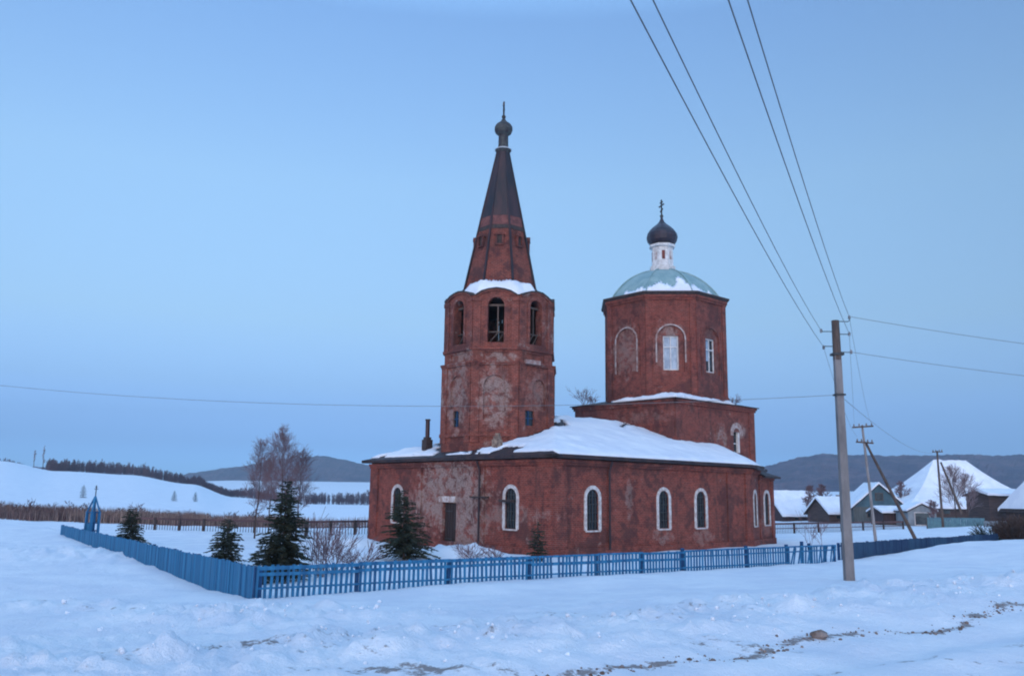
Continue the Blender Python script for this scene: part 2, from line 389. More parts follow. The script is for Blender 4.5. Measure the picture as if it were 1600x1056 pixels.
def build_ground():
    az = [R(-180 + 4 * i) for i in range(34)]
    a = -44.0
    while a < 44: az.append(R(a)); a += .17
    a = 44
    while a < 179.9: az.append(R(a)); a += 4
    rr = [0.5, 2, 3.5, 5]; r = 5.6
    while r < 6000: rr.append(r); r *= 1.0115 if r < 70 else 1.035
    rr.append(9000)
    verts = [(0, 0, 1.5)]; dirt = [0.0]; faces = []
    nA = len(az)
    for r in rr:
        for t in az:
            x = r * math.sin(t); y = r * math.cos(t)
            verts.append((x, y, ground_z(x, y))); dirt.append(ground_dirt(x, y))
    for k in range(nA): faces.append((0, 1 + (k + 1) % nA, 1 + k))
    for i in range(len(rr) - 1):
        for k in range(nA):
            a0 = 1 + i * nA + k; a1 = 1 + i * nA + (k + 1) % nA
            faces.append((a0, a1, a1 + nA, a0 + nA))
    mb = MB(); mb.v = verts; mb.f = faces
    o = mb.build('ground', M['ground'], smooth=True); tag(o, kind='structure')
    at_ = o.data.attributes.new('dirt', 'FLOAT', 'POINT'); at_.data.foreach_set('value', dirt)
build_ground()
# ------------------------------------------------------------------ hills
def hill(tab, D, depth, seed, x0, x1, step=4):
    """tab: skyline heights by bearing (photo columns); a ridge at distance D with real slopes in front and behind"""
    mb = MB(); cols = []
    px = x0
    prof = [(-1.0, 0.0), (-.8, .12), (-.6, .32), (-.4, .58), (-.2, .84), (-.08, .96), (0, 1.0), (.1, .96), (.35, .6), (.7, .1), (1.0, 0.0)]
    fine = []
    for (a, va), (b, vb) in zip(prof, prof[1:]):
        for k in range(4): fine.append((a + (b - a) * k / 4, va + (vb - va) * k / 4))
    fine.append(prof[-1])
    while px <= x1:
        zr = at(px, lerpt(tab, px), D).z
        d = ray(px, 770)
        col = []
        for (t, h) in fine:
            Y = D + t * depth; x = d.x * Y; z = (zr + 6) * h - 6
            z += (5.0 * fbm(x * .012, Y * .012, seed, 4) + 3.0 * fbm(x * .09, Y * .09, seed, 3)) * min(1, h * 3)
            col.append((x, Y, z))
        cols.append(col); px += step
    n = len(fine)
    for c in cols: mb.v += c
    for i in range(len(cols) - 1):
        for k in range(n - 1):
            a = i * n + k; mb.f.append((a, a + n, a + n + 1, a + 1))
    o = mb.build('hill', M['forest'], smooth=False); return tag(o, kind='structure')
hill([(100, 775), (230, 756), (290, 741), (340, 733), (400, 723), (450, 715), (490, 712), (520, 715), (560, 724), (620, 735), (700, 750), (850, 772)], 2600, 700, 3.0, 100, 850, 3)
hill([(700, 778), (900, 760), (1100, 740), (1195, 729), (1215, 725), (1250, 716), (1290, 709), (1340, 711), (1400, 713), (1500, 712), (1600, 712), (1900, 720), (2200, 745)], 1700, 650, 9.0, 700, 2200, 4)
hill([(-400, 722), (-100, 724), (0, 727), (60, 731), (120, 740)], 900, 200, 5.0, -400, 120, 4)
# ------------------------------------------------------------------ the church
CH = empty('brick_church', (2.2, 45.0, 0.0), math.atan2(.659, .752))
tag(CH, 'weathered red brick church with octagonal tent-roofed bell tower and domed drum', 'church')
CMAT = Matrix.Translation((2.2, 45.0, 0)) @ Matrix.Rotation(math.atan2(.659, .752), 4, 'Z')
WID = 17.4
OUT = [(0, WID), (0, 0), (18, 0), (20.6, 1.1), (23.5, 1.8), (25.5, 4.0), (25.5, 13.4), (23.5, 15.6), (18, WID)]
EAVE = 5.2
EZ = [EAVE, EAVE, EAVE, 4.75, 4.75, 4.75, 4.75, 4.75, EAVE]
def V2(p): return Vector((p[0], p[1]))
class Wall:
    """a wall plane: origin P0, horizontal direction d; s along it, z up, off outwards"""
    def __init__(s, P0, P1): s.o = V2(P0); s.d = (V2(P1) - V2(P0)); s.L = s.d.length; s.d.normalize(); s.n = Vector((s.d.y, -s.d.x))
    def p(s, a, z, off=0.0): q = s.o + s.d * a + s.n * off; return Vector((q.x, q.y, z))
    def panel(s, mb, outer, holes=(), depth=.3, off=0.0):
        loops = [[Vector((a, z, 0)) for a, z in outer]] + [[Vector((a, z, 0)) for a, z in h] for h in holes]
        flat = [v for l in loops for v in l]
        tris = tessellate_polygon(loops)
        fs = []
        for t in tris:
            a, b, c = (flat[i] for i in t)
            cr = (b.x - a.x) * (c.y - a.y) - (b.y - a.y) * (c.x - a.x)
            fs.append(tuple(t) if cr > 0 else tuple(reversed(t)))
        mb.add([s.p(v.x, v.y, off) for v in flat], fs)
        for h in holes:
            n = len(h); vs = [s.p(a, z, off) for a, z in h] + [s.p(a, z, off - depth) for a, z in h]
            mb.add(vs, [(i, (i + 1) % n, (i + 1) % n + n, i + n) for i in range(n)])
    def fill(s, mb, loop, off):
        mb.add([s.p(a, z, off) for a, z in loop], [tuple(range(len(loop)))])
    def ring(s, mb, lo, li, off0, off1):
        n = len(lo)
        vs = [s.p(a, z, off1) for a, z in lo] + [s.p(a, z, off1) for a, z in li] + [s.p(a, z, off0) for a, z in lo] + [s.p(a, z, off0) for a, z in li]
        f = []
        for i in range(n - 1):
            j = i + 1
            f += [(i, j, j + n, i + n), (i, i + 2 * n, j + 2 * n, j), (i + n, j + n, j + 3 * n, i + 3 * n)]
        f += [(0, n, 3 * n, 2 * n), (n - 1, 3 * n - 1, 4 * n - 1, 2 * n - 1)]
        mb.add(vs, f)
    def box(s, mb, a0, a1, z0, z1, o0, o1):
        c = s.p((a0 + a1) / 2, (z0 + z1) / 2, (o0 + o1) / 2)
        mb.box(c, (a1 - a0, abs(o1 - o0), z1 - z0), rz=math.atan2(s.d.y, s.d.x))
def arch(c, w_, z0, z1, n=12, rise=None):
    h = w_ / 2 if rise is None else rise; pts = [(c + w_ / 2, z0)]
    for k in range(n + 1):
        a = math.pi * k / n; pts.append((c + w_ / 2 * math.cos(a), z1 - h + h * math.sin(a)))
    pts.append((c - w_ / 2, z0)); return pts
def rect(c, w_, z0, z1): return [(c + w_ / 2, z0), (c + w_ / 2, z1), (c - w_ / 2, z1), (c - w_ / 2, z0)]
def church_window(wl, c, w_=.92, z0=1.35, z1=3.5, trim=.20, depth=.13, label=None, frame_mat='trim', pane='glass', niche=0):
    """trim ring, glass and grille; the hole itself belongs to the wall"""
    t = MB(); wl.ring(t, arch(c, w_ + 2 * trim, z0 - .02, z1 + trim), arch(c, w_, z0 - .02, z1), -.02, .05)
    wl.box(t, c - w_ / 2 - .1, c + w_ / 2 + .1, z0 - .10, z0 - .022, -.02, .09)
    fr = t.build('window', M[frame_mat], CH)
    g = MB(); wl.fill(g, arch(c, w_, z0, z1), -depth + .05); g.build('pane', M[pane], fr)
    b = MB()
    for k in (-1, 0, 1): wl.box(b, c + k * w_ * .26 - .02, c + k * w_ * .26 + .02, z0, z1 - (.03 if k == 0 else .17), -depth + .06, -depth + .11)
    nz = 5
    for k in range(1, nz):
        z = z0 + (z1 - z0 - .35) * k / (nz - 1) ; wl.box(b, c - w_ / 2, c + w_ / 2, z - .018, z + .018, -depth + .112, -depth + .14)
    b.build('grille', M['grille'], fr)
    return fr
# refectory walls --------------------------------------------------
low = MB(); walls = []
WH = {0: [WID - 3.23, WID - 14.2], 1: [2.99, 9.01, 12.58], 2: [1.35], 3: [1.55]}
DOOR_S = WID - 8.75
for i in range(len(OUT)):
    wl = Wall(OUT[i], OUT[(i + 1) % len(OUT)]); walls.append(wl)
    hs = [arch(c, .92, 1.35, 3.5) for c in WH.get(i, [])]
    if i == 0: hs.append(rect(DOOR_S, 1.35, -.3, 2.62))
    ze = EZ[i] if i < 8 else EAVE
    wl.panel(low, [(0, -1.2), (wl.L, -1.2), (wl.L, ze), (0, ze)], hs, .32)
W_, S_ = walls[0], walls[1]
# pilasters, plinth and cornices of the low walls
def strips(wl, lst, mb, z0, z1, o=.09):
    for a, b in lst: wl.box(mb, a, b, z0, z1, -.05, o)
strips(W_, [(0.0, .9), (5.4, 5.85), (11.5, 11.95), (16.3, 17.49)], low, -.9, 4.72)
strips(S_, [(.0, 1.0), (4.25, 5.95), (15.3, 15.75), (17.3, 18.0)], low, -.9, 4.72, .09)
strips(walls[3], [(.05, .5), (2.5, 2.98)], low, -.9, 4.4, .07)
for i, z in ((0, 4.72), (1, 4.72), (2, 4.72), (3, 4.36), (4, 4.36)):
    L = walls[i].L; e = EZ[i] if i != 3 else 4.75
    walls[i].box(low, -.12 if i == 1 else 0, L + (.12 if i == 0 else 0), z, z + .13, -.05, .15)
    walls[i].box(low, -.2 if i == 1 else 0, L + (.2 if i == 0 else 0), z + .13, z + .29, -.05, .23)
    walls[i].box(low, 0, L, -1.0, .42, -.05, .13)
for k in range(4):                                   # toothed brick ends left on the south wall
    S_.box(low, 5.955, 6.25, 2.2 + k * .42, 2.42 + k * .42, -.04, .08)
low.build('refectory_wall', M['brick_low'], CH, uv=True)
for c in WH[0]: church_window(W_, c)
for c in WH[1]: church_window(S_, c)
church_window(walls[2], 1.35); church_window(walls[3], 1.55)
d = MB(); W_.fill(d, rect(DOOR_S, 1.33, -.2, 2.6), -.22)
for k in range(5): W_.box(d, DOOR_S - .62 + k * .26, DOOR_S - .40 + k * .26, -.2, 2.55, -.22, -.19)
do = d.build('door', M['door'], CH)
h = MB(); W_.box(h, DOOR_S + .42, DOOR_S + .5, 1.1, 1.3, -.19, -.12); h.build('handle', M['grille'], do)
for zz in (.5, 2.1):
    h = MB(); W_.box(h, DOOR_S - .62, DOOR_S + .1, zz, zz + .07, -.19, -.175); h.build('hinge', M['grille'], do)
l = MB(); W_.box(l, DOOR_S - .95, DOOR_S + .6, 2.66, 3.0, -.03, .06); l.build('door_lintel', M['white_worn'], CH)
for (wl, s_) in ((W_, WID - 5.75), (S_, 4.15)):          # rain pipes
    t = MB(); t.tube([wl.p(s_, .3, .2), wl.p(s_, 4.5, .2), wl.p(s_, 5.0, .42)], .055, 8); t.build('downpipe', M['dark_metal'], CH)
for s0, s1, z0, z1, o1 in ((WID - 6.5, WID - 5.1, 2.95, 3.03, -.02), (WID - 3.95, WID - 2.9, 2.75, 2.88, .055)): t = MB(); W_.box(t, s0, s1, z0, z1, o1, .3); t.build('wall_bracket', M['eave'], CH)
# roof -------------------------------------------------------------
def edge_dist(u, v, a, b):
    d = (V2(b) - V2(a)).normalized(); n = Vector((-d.y, d.x)); return (Vector((u, v)) - V2(a)).dot(n)
SL = .335
def roof_z(u, v):
    z = EAVE + .22 + SL * min(v, WID - v)
    z = min(z, EAVE + .22 + SL * u)
    z = min(z, EAVE + .22 + .45 * edge_dist(u, v, OUT[2], OUT[3]))
    z = min(z, EAVE + .22 + .45 * edge_dist(u, v, OUT[7], OUT[8]))
    z = min(z, EAVE - .1 + .52 * edge_dist(u, v, (21.0, 0.9), (24.9, 2.9)))
    return z
def expand(poly, o):
    n = len(poly); res = []
    for i in range(n):
        a, b, c = V2(poly[i - 1]), V2(poly[i]), V2(poly[(i + 1) % n])
        d1 = (b - a).normalized(); d2 = (c - b).normalized(); n1 = Vector((d1.y, -d1.x)); n2 = Vector((d2.y, -d2.x))
        bis = (n1 + n2).normalized(); res.append(tuple(b + bis * (o / max(.4, bis.dot(n1)))))
    return res
def inside(p, poly):
    c = False; n = len(poly)
    for i in range(n):
        x1, y1 = poly[i]; x2, y2 = poly[i - 1]
        if (y1 > p[1]) != (y2 > p[1]) and p[0] < (x2 - x1) * (p[1] - y1) / (y2 - y1) + x1: c = not c
    return c
MAINP = [(0, WID), (0, 0), (18, 0), (20.6, 1.1), (20.9, 2.2), (25.2, 3.9), (25.5, 13.4), (20.6, WID - 1.1), (18, WID)]
def sheet(poly, step, zf, jit=0.0):
    pts = [Vector(p) for p in poly]; n = len(pts)
    # subdivide the outline
    o = []
    for i in range(n):
        a, b = pts[i], pts[(i + 1) % n]; k = max(1, int((b - a).length / step))
        for j in range(k): o.append(a + (b - a) * j / k)
    no = len(o); edges = [(i, (i + 1) % no) for i in range(no)]
    xs = [p.x for p in o]; ys = [p.y for p in o]
    shr = expand([tuple(p) for p in poly], -step * .45)
    x = min(xs)
    rnd = random.Random(4)
    while x < max(xs):
        y = min(ys)
        while y < max(ys):
            q = (x + rnd.uniform(-jit, jit), y + rnd.uniform(-jit, jit))
            if inside(q, shr): o.append(Vector(q))
            y += step
        x += step
    r = delaunay_2d_cdt(o, edges, [], 1, 1e-5)
    V = [(p.x, p.y, zf(p.x, p.y)) for p in r[0]]
    F = []
    for f in r[2]:
        a, b, c = (r[0][i] for i in f)
        F.append(tuple(f) if (b - a).cross(c - a) > 0 else tuple(reversed(f)))
    return V, F
def slab(poly, zf, step, drop):
    V, F = sheet(poly, step, zf); mb = MB(); mb.add(V, F)
    n = len(V); mb.add([(a, b, c - drop) for a, b, c in V], [tuple(reversed(f)) for f in F])
    cnt = {}
    for f in F:
        for i in range(3): cnt[(f[i], f[(i + 1) % 3])] = 1
    for (a, b) in cnt:
        if (b, a) not in cnt: mb.f.append((a, a + n, b + n, b))
    return mb
EO = expand(MAINP, .5)
slab(EO, roof_z, .5, .17).build('refectory_roof', M['roof'], CH)
rf = [o for o in CH.children if o.name.startswith('refectory_roof')][0]
def snow_sheet(poly, step, zf, mask, thick, jit=.03, sd=1.0):
    V, F = sheet(poly, step, zf, jit)
    keep = []
    for f in F:
        u = sum(V[i][0] for i in f) / 3; v = sum(V[i][1] for i in f) / 3
        if mask(u, v) > 0: keep.append(f)
    cnt = {}
    for f in keep:
        for i in range(3): cnt[(f[i], f[(i + 1) % 3])] = 1
    border = set()
    for (a, b) in cnt:
        if (b, a) not in cnt: border.add(a); border.add(b)
    used = sorted({i for f in keep for i in f}); idx = {g: k for k, g in enumerate(used)}
    mb = MB()
    vs = []
    for g in used:
        u, v, z = V[g]; t = thick * (.8 + .5 * fbm(u * 1.1, v * 1.1, sd, 3)); vs.append((u, v, z + (t if g not in border else t * .45)))
    mb.add(vs, [tuple(idx[i] for i in f) for f in keep])
    n = len(vs)
    mb.v += [(a, b, V[g][2] - .0 + .004) for (a, b, c), g in zip(vs, used)]
    for (a, b) in cnt:
        if (b, a) not in cnt: mb.f.append((idx[a], idx[a] + n, idx[b] + n, idx[b]))
    return mb
def mask_main(u, v):
    n = fbm(u * .45, v * .45, 2.1, 4)
    west = u < min(v, WID - v) + .3
    if west:
        # bare iron round the tower and along the west eave, with remnants of snow
        if u < .02: return -1
        d_t = math.hypot(u - 4.2, v - 9.3)
        if v < 5.2: return 1 if (v < 3.3 - .5 * n or u > 1.1 + .8 * n) and not (4.0 < v < 4.9 and u < 1.2) else -1
        return n * 1.9 + .32 - .9 * sstep(4.1, 3.7, d_t) - (.25 if u < .4 else 0)
    if math.hypot(u - 4.2, v - 9.3) < 4.2 + .3 * n: return -1
    # dark bare spots under the ridge next to the nave
    if abs((u - 14.2) - 1.6 * (v - 7.6)) < .28 and 7.0 < v < 8.1: return -1
    if u > 15.0 and u < 15.5 and 6 < v < 9 and n > 0: return -1
    if u < 8.8 and v > 7.6 and n > -.1: return -1
    if u > 21.0 and v > 2 and edge_dist(u, v, (21.0, .9), (24.9, 2.9)) < .8: return -1
    return 1
snow_sheet(expand(MAINP, .44), .22, roof_z, mask_main, .15).build('snow_cover', M['snow'], rf, smooth=True)
f = MB()
FO = expand(OUT, .5)
for i, (a, b) in enumerate(zip(FO, FO[1:] + FO[:1])):       # eave boards
    if i in (3, 4): continue
    wl = Wall(a, b); wl.box(f, 0, wl.L, EAVE - .13, EAVE + .055, -.5, -.03)
f.build('eave_board', M['eave'], rf)
# the lower roof over the east end
def apse_z(u, v): return 4.82 + .34 * edge_dist(u, v, OUT[3], OUT[4])
AP = [(20.7, .62), (23.7, 1.25), (26.0, 3.8), (26.0, 6.5), (24.0, 6.5), (21.2, 3.0)]
slab(AP, lambda u, v: min(apse_z(u, v), 4.82 + .34 * edge_dist(u, v, OUT[4], OUT[5]), 4.82 + .34 * (25.5 - u)), .6, .14).build('apse_roof', M['roof'], CH)
# nave block -------------------------------------------------------
KU, KV, KA = 20.2, 8.8, 4.72
BQ = [(KU - KA, KV + KA), (KU - KA, KV - KA), (KU + KA, KV - KA), (KU + KA, KV + KA)]
nb = MB(); bw = []
for i in range(4):
    wl = Wall(BQ[i], BQ[(i + 1) % 4]); bw.append(wl); hs = []
    if i == 1: hs = [rect(7.15, .8, 6.35, 7.85), arch(5.2, 1.0, 6.2, 8.1)]
    wl.panel(nb, [(0, 4.6), (wl.L, 4.6), (wl.L, 9.75), (0, 9.75)], hs[:1], .3)
    wl.box(nb, -.12, wl.L + .12, 9.42, 9.58, -.05, .12); wl.box(nb, -.2, wl.L + .2, 9.58, 9.76, -.05, .2)
    for a, b in ((0, .7), (wl.L - .7, wl.L)): wl.box(nb, a, b, 4.6, 9.419, -.04, .07)
bl = nb.build('nave_wall', M['brick_block'], CH, uv=True)
wl = bw[1]
t = MB(); wl.ring(t, arch(7.15, 1.5, 7.6, 8.55), arch(7.15, .85, 7.6, 8.15), -.02, .04)
fw = t.build('window', M['stone_pale'], CH)
g = MB(); wl.fill(g, rect(7.15, .8, 6.35, 7.85), -.24); g.build('pane', M['glass'], fw)
t = MB()
for s0, s1 in ((6.75, 6.82), (7.40, 7.55)): wl.box(t, s0, s1, 6.35, 7.85, -.22, -.02 if s0 > 7 else -.1)
wl.box(t, 6.82, 7.40, 7.0, 7.06, -.22, -.15); t.build('sash', M['white'], fw)
t = MB(); wl.ring(t, arch(5.2, 1.2, 6.3, 8.3), arch(5.2, 1.05, 6.3, 8.2), -.02, .04); t.build('blind_arch', M['brick_block'], CH, uv=True)
def brz(u, v):
    d = max(abs(u - KU), abs(v - KV)); return 9.80 + .22 * (KA + .3 - d)
BO = [(KU - KA - .32, KV - KA - .32), (KU + KA + .32, KV - KA - .32), (KU + KA + .32, KV + KA + .32), (KU - KA - .32, KV + KA + .32)]
br = slab(BO, brz, .6, .06).build('nave_roof', M['roof'], CH)
def bmask(u, v):
    n = fbm(u * .8, v * .8, 6.1, 3); d = max(abs(u - KU), abs(v - KV))
    c = (KU - u) + (KV - v)
    return (c - 4.4 + 3.2 * n) if d < KA + .24 else -1
snow_sheet(BO, .2, brz, bmask, .28).build('snow_cover', M['snow'], br, smooth=True)
# drum -------------------------------------------------------------
def octa(cx, cy, ap):
    Rr = ap / math.cos(math.pi / 8); return [(cx + Rr * math.cos(math.pi / 8 + k * math.pi / 4), cy + Rr * math.sin(math.pi / 8 + k * math.pi / 4)) for k in range(8)]
# walls run counter-clockwise; facet k faces angle 45*(k+1)
DA = 4.36; DC = (20.35, 8.8)
dp = octa(*DC, DA); dm = MB(); dz0, dz1 = 9.9, 17.72
dwin = []
for k in range(8):
    wl = Wall(dp[k], dp[(k + 1) % 8]); c = wl.L / 2
    blind = k in (3, 1, 7)
    hole = arch(c, 1.15, 12.0, 14.75, rise=.3)
    niche = arch(c, 1.95, 11.9, 15.3)
    # a shallow arched recess holds the window
    wl.panel(dm, [(0, dz0), (wl.L, dz0), (wl.L, dz1), (0, dz1)], [niche], .10)
    if blind: wl.fill(dm, list(niche), -.10)
    else: wl.panel(dm, niche, [rect(c, 1.1, 12.05, 14.55)], .3, off=-.10)
    for a, b in ((0, .42), (wl.L - .42, wl.L)): wl.box(dm, a, b, dz0, 17.2, -.05, .07)
    wl.box(dm, -.03, wl.L + .03, 17.2, 17.36, -.05, .12); wl.box(dm, -.06, wl.L + .06, 17.36, 17.55, -.05, .2)
    wl.box(dm, -.03, wl.L + .03, dz0, 10.35, -.05, .10)
    for a in (c - 1.28, c + 1.13): wl.box(dm, a, a + .15, 11.7, 15.2, -.04, .05)
    if not blind: dwin.append((k, wl, c))
dmo = dm.build('drum_wall', M['brick_drum'], CH, uv=True)
for k in (3, 4, 5, 6):
    wl = Wall(dp[k], dp[(k + 1) % 8]); c = wl.L / 2
    t = MB(); wl.ring(t, arch(c, 2.18, 12.6 if k != 3 else 12.0, 15.41), arch(c, 1.97, 12.6 if k != 3 else 12.0, 15.3), -.02, .06)
    t.build('arch_trim', M['stone_pale'] if k in (3, 4) else M['brick_drum'], CH, uv=True)
for (k, wl, c) in dwin:
    t = MB(); z0, z1 = 12.05, 14.55
    for a, b in ((c - .55, c - .47), (c + .47, c + .55), (c - .03, c + .03)): wl.box(t, a, b, z0, z1, -.30, -.22)
    for a, b in ((z0, z0 + .09), (z1 - .09, z1), (z1 - .85, z1 - .78)): wl.box(t, c - .55, c + .55, a, b, -.299, -.221)
    fr = t.build('window', M['white'], CH)
    g = MB(); wl.fill(g, rect(c, 1.1, z0, z1), -.29); g.build('pane', M['pane_pale'] if k == 4 else M['glass'], fr)
    if k == 5:
        g = MB(); wl.box(g, c - .50, c - .02, 12.9, 14.4, -.285, -.26); g.build('curtain', M['pane_pale'], fr)
# eave and dome
def lathe8(mb, c, prof, n=8):   # octagonal section, flats facing the axes
    base = len(mb.v)
    for (r, z) in prof:
        for (x, y) in octa(c[0], c[1], r): mb.v.append((x, y, z))
    for i in range(len(prof) - 1):
        for k in range(8):
            a = base + i * 8 + k; b = base + i * 8 + (k + 1) % 8; mb.f.append((a, b, b + 8, a + 8))
    mb.f.append(tuple(base + k for k in range(8))[::-1]); mb.f.append(tuple(base + (len(prof) - 1) * 8 + k for k in range(8)))
t = MB(); lathe8(t, DC, [(DA + .12, 17.5), (DA + .34, 17.66), (DA + .36, 17.78), (DA - .45, 17.9)]); t.build('drum_eave', M['eave'], CH)
dome = MB(); prof = []
for k in range(13):
    a = R(56) * (1 - k / 12) + R(7) * k / 12; RR = (DA - .30) / math.sin(R(56)); prof.append((RR * math.sin(a), 17.84 + (math.cos(a) - math.cos(R(56))) * RR * 1.22))
lathe8(dome, DC, prof); dmesh = dome.build('drum_dome', M['teal'], CH)
t = MB()
for k in range(8):                                      # raised seams on the dome's hips
    pts = [Vector((*octa(*DC, r + .02)[k], z + .02)) for r, z in prof[:-1]]; t.tube(pts, .05, 5)
t.build('seam', M['teal'], dmesh)
# snow lying on the south-west shoulder of the dome
def dome_z(u, v):
    # inverse of the octagonal profile
    ap = max(abs(((u - DC[0]) * math.cos(k * math.pi / 4) + (v - DC[1]) * math.sin(k * math.pi / 4))) for k in range(4))
    for (r0, z0), (r1, z1) in zip(prof, prof[1:]):
        if r1 <= ap <= r0: return z0 + (z1 - z0) * (r0 - ap) / (r0 - r1)
    return 17.8 if ap > prof[0][0] else prof[-1][1]
def dmask(u, v):
    du, dv = u - DC[0], v - DC[1]; a = math.atan2(dv, du) ; ang = (math.degrees(a) + 360) % 360
    r = math.hypot(du, dv); ap = max(abs((du * math.cos(k * math.pi / 4) + dv * math.sin(k * math.pi / 4))) for k in range(4))
    n = fbm(u * 1.2, v * 1.2, 3.3, 3)
    d1 = abs(ang - 233)
    t_ = 3.86 - .85 * math.exp(-((ang - 240) / 6) ** 2) - .30 * math.exp(-((ang - 215) / 13) ** 2) - .25 * math.exp(-((ang - 252) / 10) ** 2)
    return 1 if ap > t_ + .25 * n and 172 < ang < 282 and ap < 4.02 else -1
snow_sheet(octa(*DC, DA - .32), .16, dome_z, dmask, .10).build('snow_cover', M['snow'], dmesh, smooth=True)
# lantern and onion dome
t = MB(); lathe8(t, DC, [(.92, 20.3), (.95, 20.75), (.80, 20.8), (.78, 22.25), (.95, 22.32), (.97, 22.5), (.7, 22.55)])
lan = t.build('lantern', M['white'], CH)
lp = octa(*DC, .79)
for k in range(8):
    wl = Wall(lp[k], lp[(k + 1) % 8]); t = MB(); c = wl.L / 2
    wl.box(t, c - .12, c + .12, 21.25, 21.95, -.02, .02); t.build('blind_window', M['white_worn'] if k % 2 else M['brick_drum'], lan, uv=True)
on = [(.72, 22.5), (.95, 22.6), (1.13, 22.85), (1.2, 23.15), (1.14, 23.45), (.95, 23.75), (.68, 24.02), (.40, 24.25), (.2, 24.48), (.10, 24.75), (.07, 24.95)]
t = MB(); t.lathe((*DC, 0), on, 32, 0, .018); t.build('onion_dome', M['onion'], CH, smooth=False)
def cross(c, z0, H, yaw, name='cross'):
    mb = MB(); dx, dy = math.cos(yaw), math.sin(yaw); T = .085
    mb.lathe((c[0], c[1], z0), [(.02, 0), (.12, .06), (.15, .15), (.11, .24), (.03, .3)], 12)
    def b(a0, za, a1, zb, w_=T): mb.bar((c[0] + dx * a0, c[1] + dy * a0, za), (c[0] + dx * a1, c[1] + dy * a1, zb), w_, w_)
    b(0, z0, 0, z0 + H); b(-.42, z0 + H * .68, .42, z0 + H * .68, T + .006); b(-.2, z0 + H * .85, .2, z0 + H * .85, T + .006); b(-.2, z0 + H * .47, .2, z0 + H * .36, T + .006)
    return mb.build(name, M['gold'], CH)
cross(DC, 24.8, 1.5, math.atan2(1, .0) - .45)
# bell tower -------------------------------------------------------
TC = (4.2, 9.3)
T1, T2 = 3.46, 3.38
tb = MB(); kap = MB()
A = octa(*TC, T1)
B = octa(*TC, T2)
for k in range(8):
    wl = Wall(A[k], A[(k + 1) % 8]); c = wl.L / 2; hs = []
    nic = arch(c, 1.35, 7.55, 10.25)
    if k == 3: hs = [arch(c, .62, 7.15, 8.15, rise=.2)]; nic = arch(c, 1.2, 8.3, 10.3)
    if k == 5: hs = [rect(c - .55, .85, 7.25, 8.15)]; nic = arch(c + .25, 1.1, 8.25, 10.1)
    wl.panel(tb, [(0, 4.8), (wl.L, 4.8), (wl.L, 10.9), (0, 10.9)], hs + [nic], .14)
    wl.fill(tb, nic, -.14)
    for h_ in hs:
        pass
    for a, b in ((0, .5), (wl.L - .5, wl.L)): wl.box(tb, a, b, 6.2, 10.86, -.05, .08)
    wl.box(tb, -.05, wl.L + .05, 6.55, 6.75, -.05, .13)
    wl.box(tb, -.03, wl.L + .03, 10.86, 10.98, -.05, .12); wl.box(tb, -.05, wl.L + .05, 10.98, 11.07, -.05, .17)
    # frieze with sunk panel
    w2 = Wall(B[k], B[(k + 1) % 8]); c2 = w2.L / 2
    w2.panel(tb, [(0, 11.0), (w2.L, 11.0), (w2.L, 11.9), (0, 11.9)], [rect(c2, 1.5, 11.2, 11.65)], .08); w2.fill(tb, rect(c2, 1.5, 11.2, 11.65), -.08)
    w2.box(tb, -.04, w2.L + .04, 11.80, 11.95, -.05, .13)
    # belfry facet with its arched gable (kokoshnik)
    crest = 15.65; top = [(w2.L, 15.14)]
    for j in range(9):
        a = math.pi * j / 8; top.append((c2 + (c2 - .12) * math.cos(a), 15.18 + (crest - 15.22) * math.sin(a) ** 1.7 + .05 * fbm(j * .9, k * 3.1, 5, 2)))
    top.append((0, 15.14))
    op = arch(c2, 1.0, 12.25, 15.05)
    w2.panel(tb, [(0, 11.9), (w2.L, 11.9)] + top, [op], .55)
    w2.ring(tb, arch(c2, 1.4, 12.3, 15.27), arch(c2, 1.02, 12.3, 15.06), -.02, .06)
    w2.ring(kap, [(a, z + .05) for a, z in top[1:10]], [(c2 + (a - c2) * .97, z - .04 - .03 * abs(fbm(a * 3, k, 1, 2))) for a, z in top[1:10]], -.5, .14)
    w2.ring(tb, [top[i] for i in range(1, 10)], [(c2 + (a - c2) * .93, z - .14) for a, z in top[1:10]], -.02, .10)
    for a, b in ((0, .45), (w2.L - .45, w2.L)): w2.box(tb, a, b, 11.95, 14.95, -.05, .08); w2.box(tb, a - .03, b + .03, 14.8, 15.04, -.05, .13)
kap.build('gable_capping', M['eave'], CH); tbo = tb.build('bell_tower_wall', M['brick_tower'], CH, uv=True)
for (k, z0, z1, dc, ww) in ((3, 7.15, 8.15, 0, .62), (5, 7.25, 8.15, -.55, .85)):
    wl = Wall(A[k], A[(k + 1) % 8]); c = wl.L / 2 + dc; t = MB(); wl.fill(t, rect(c, ww + .02, z0 - .01, z1 + .01), -.13)
    o_ = t.build('window', M['glass'], CH); t = MB()
    wl.box(t, c - .03, c + .03, z0, z1, -.13, -.09); wl.box(t, c - ww / 2, c + ww / 2, (z0 + z1) / 2 - .02, (z0 + z1) / 2 + .02, -.13, -.095); t.build('sash', M['blue_post'], o_)
for k in (0, 1, 2, 6, 7):                                # boards added in the unseen far openings to keep the belfry dark
    w2 = Wall(B[k], B[(k + 1) % 8]); c2 = w2.L / 2; t = MB(); top_ = 15.1 if k in (0, 1, 7) else 14.5
    for j in range(5): w2.box(t, c2 - .56 + j * .225, c2 - .35 + j * .225, 12.2, top_ - .1 * (j % 2), -.50, -.46)
    t.build('sky_block_boards', M['wood'], CH)
t = MB(); wl = Wall(A[5], A[6]); wl.box(t, .3, 1.5, 10.95, 11.2, .19, .34); t.build('loose_gutter', M['stone_pale'], CH)
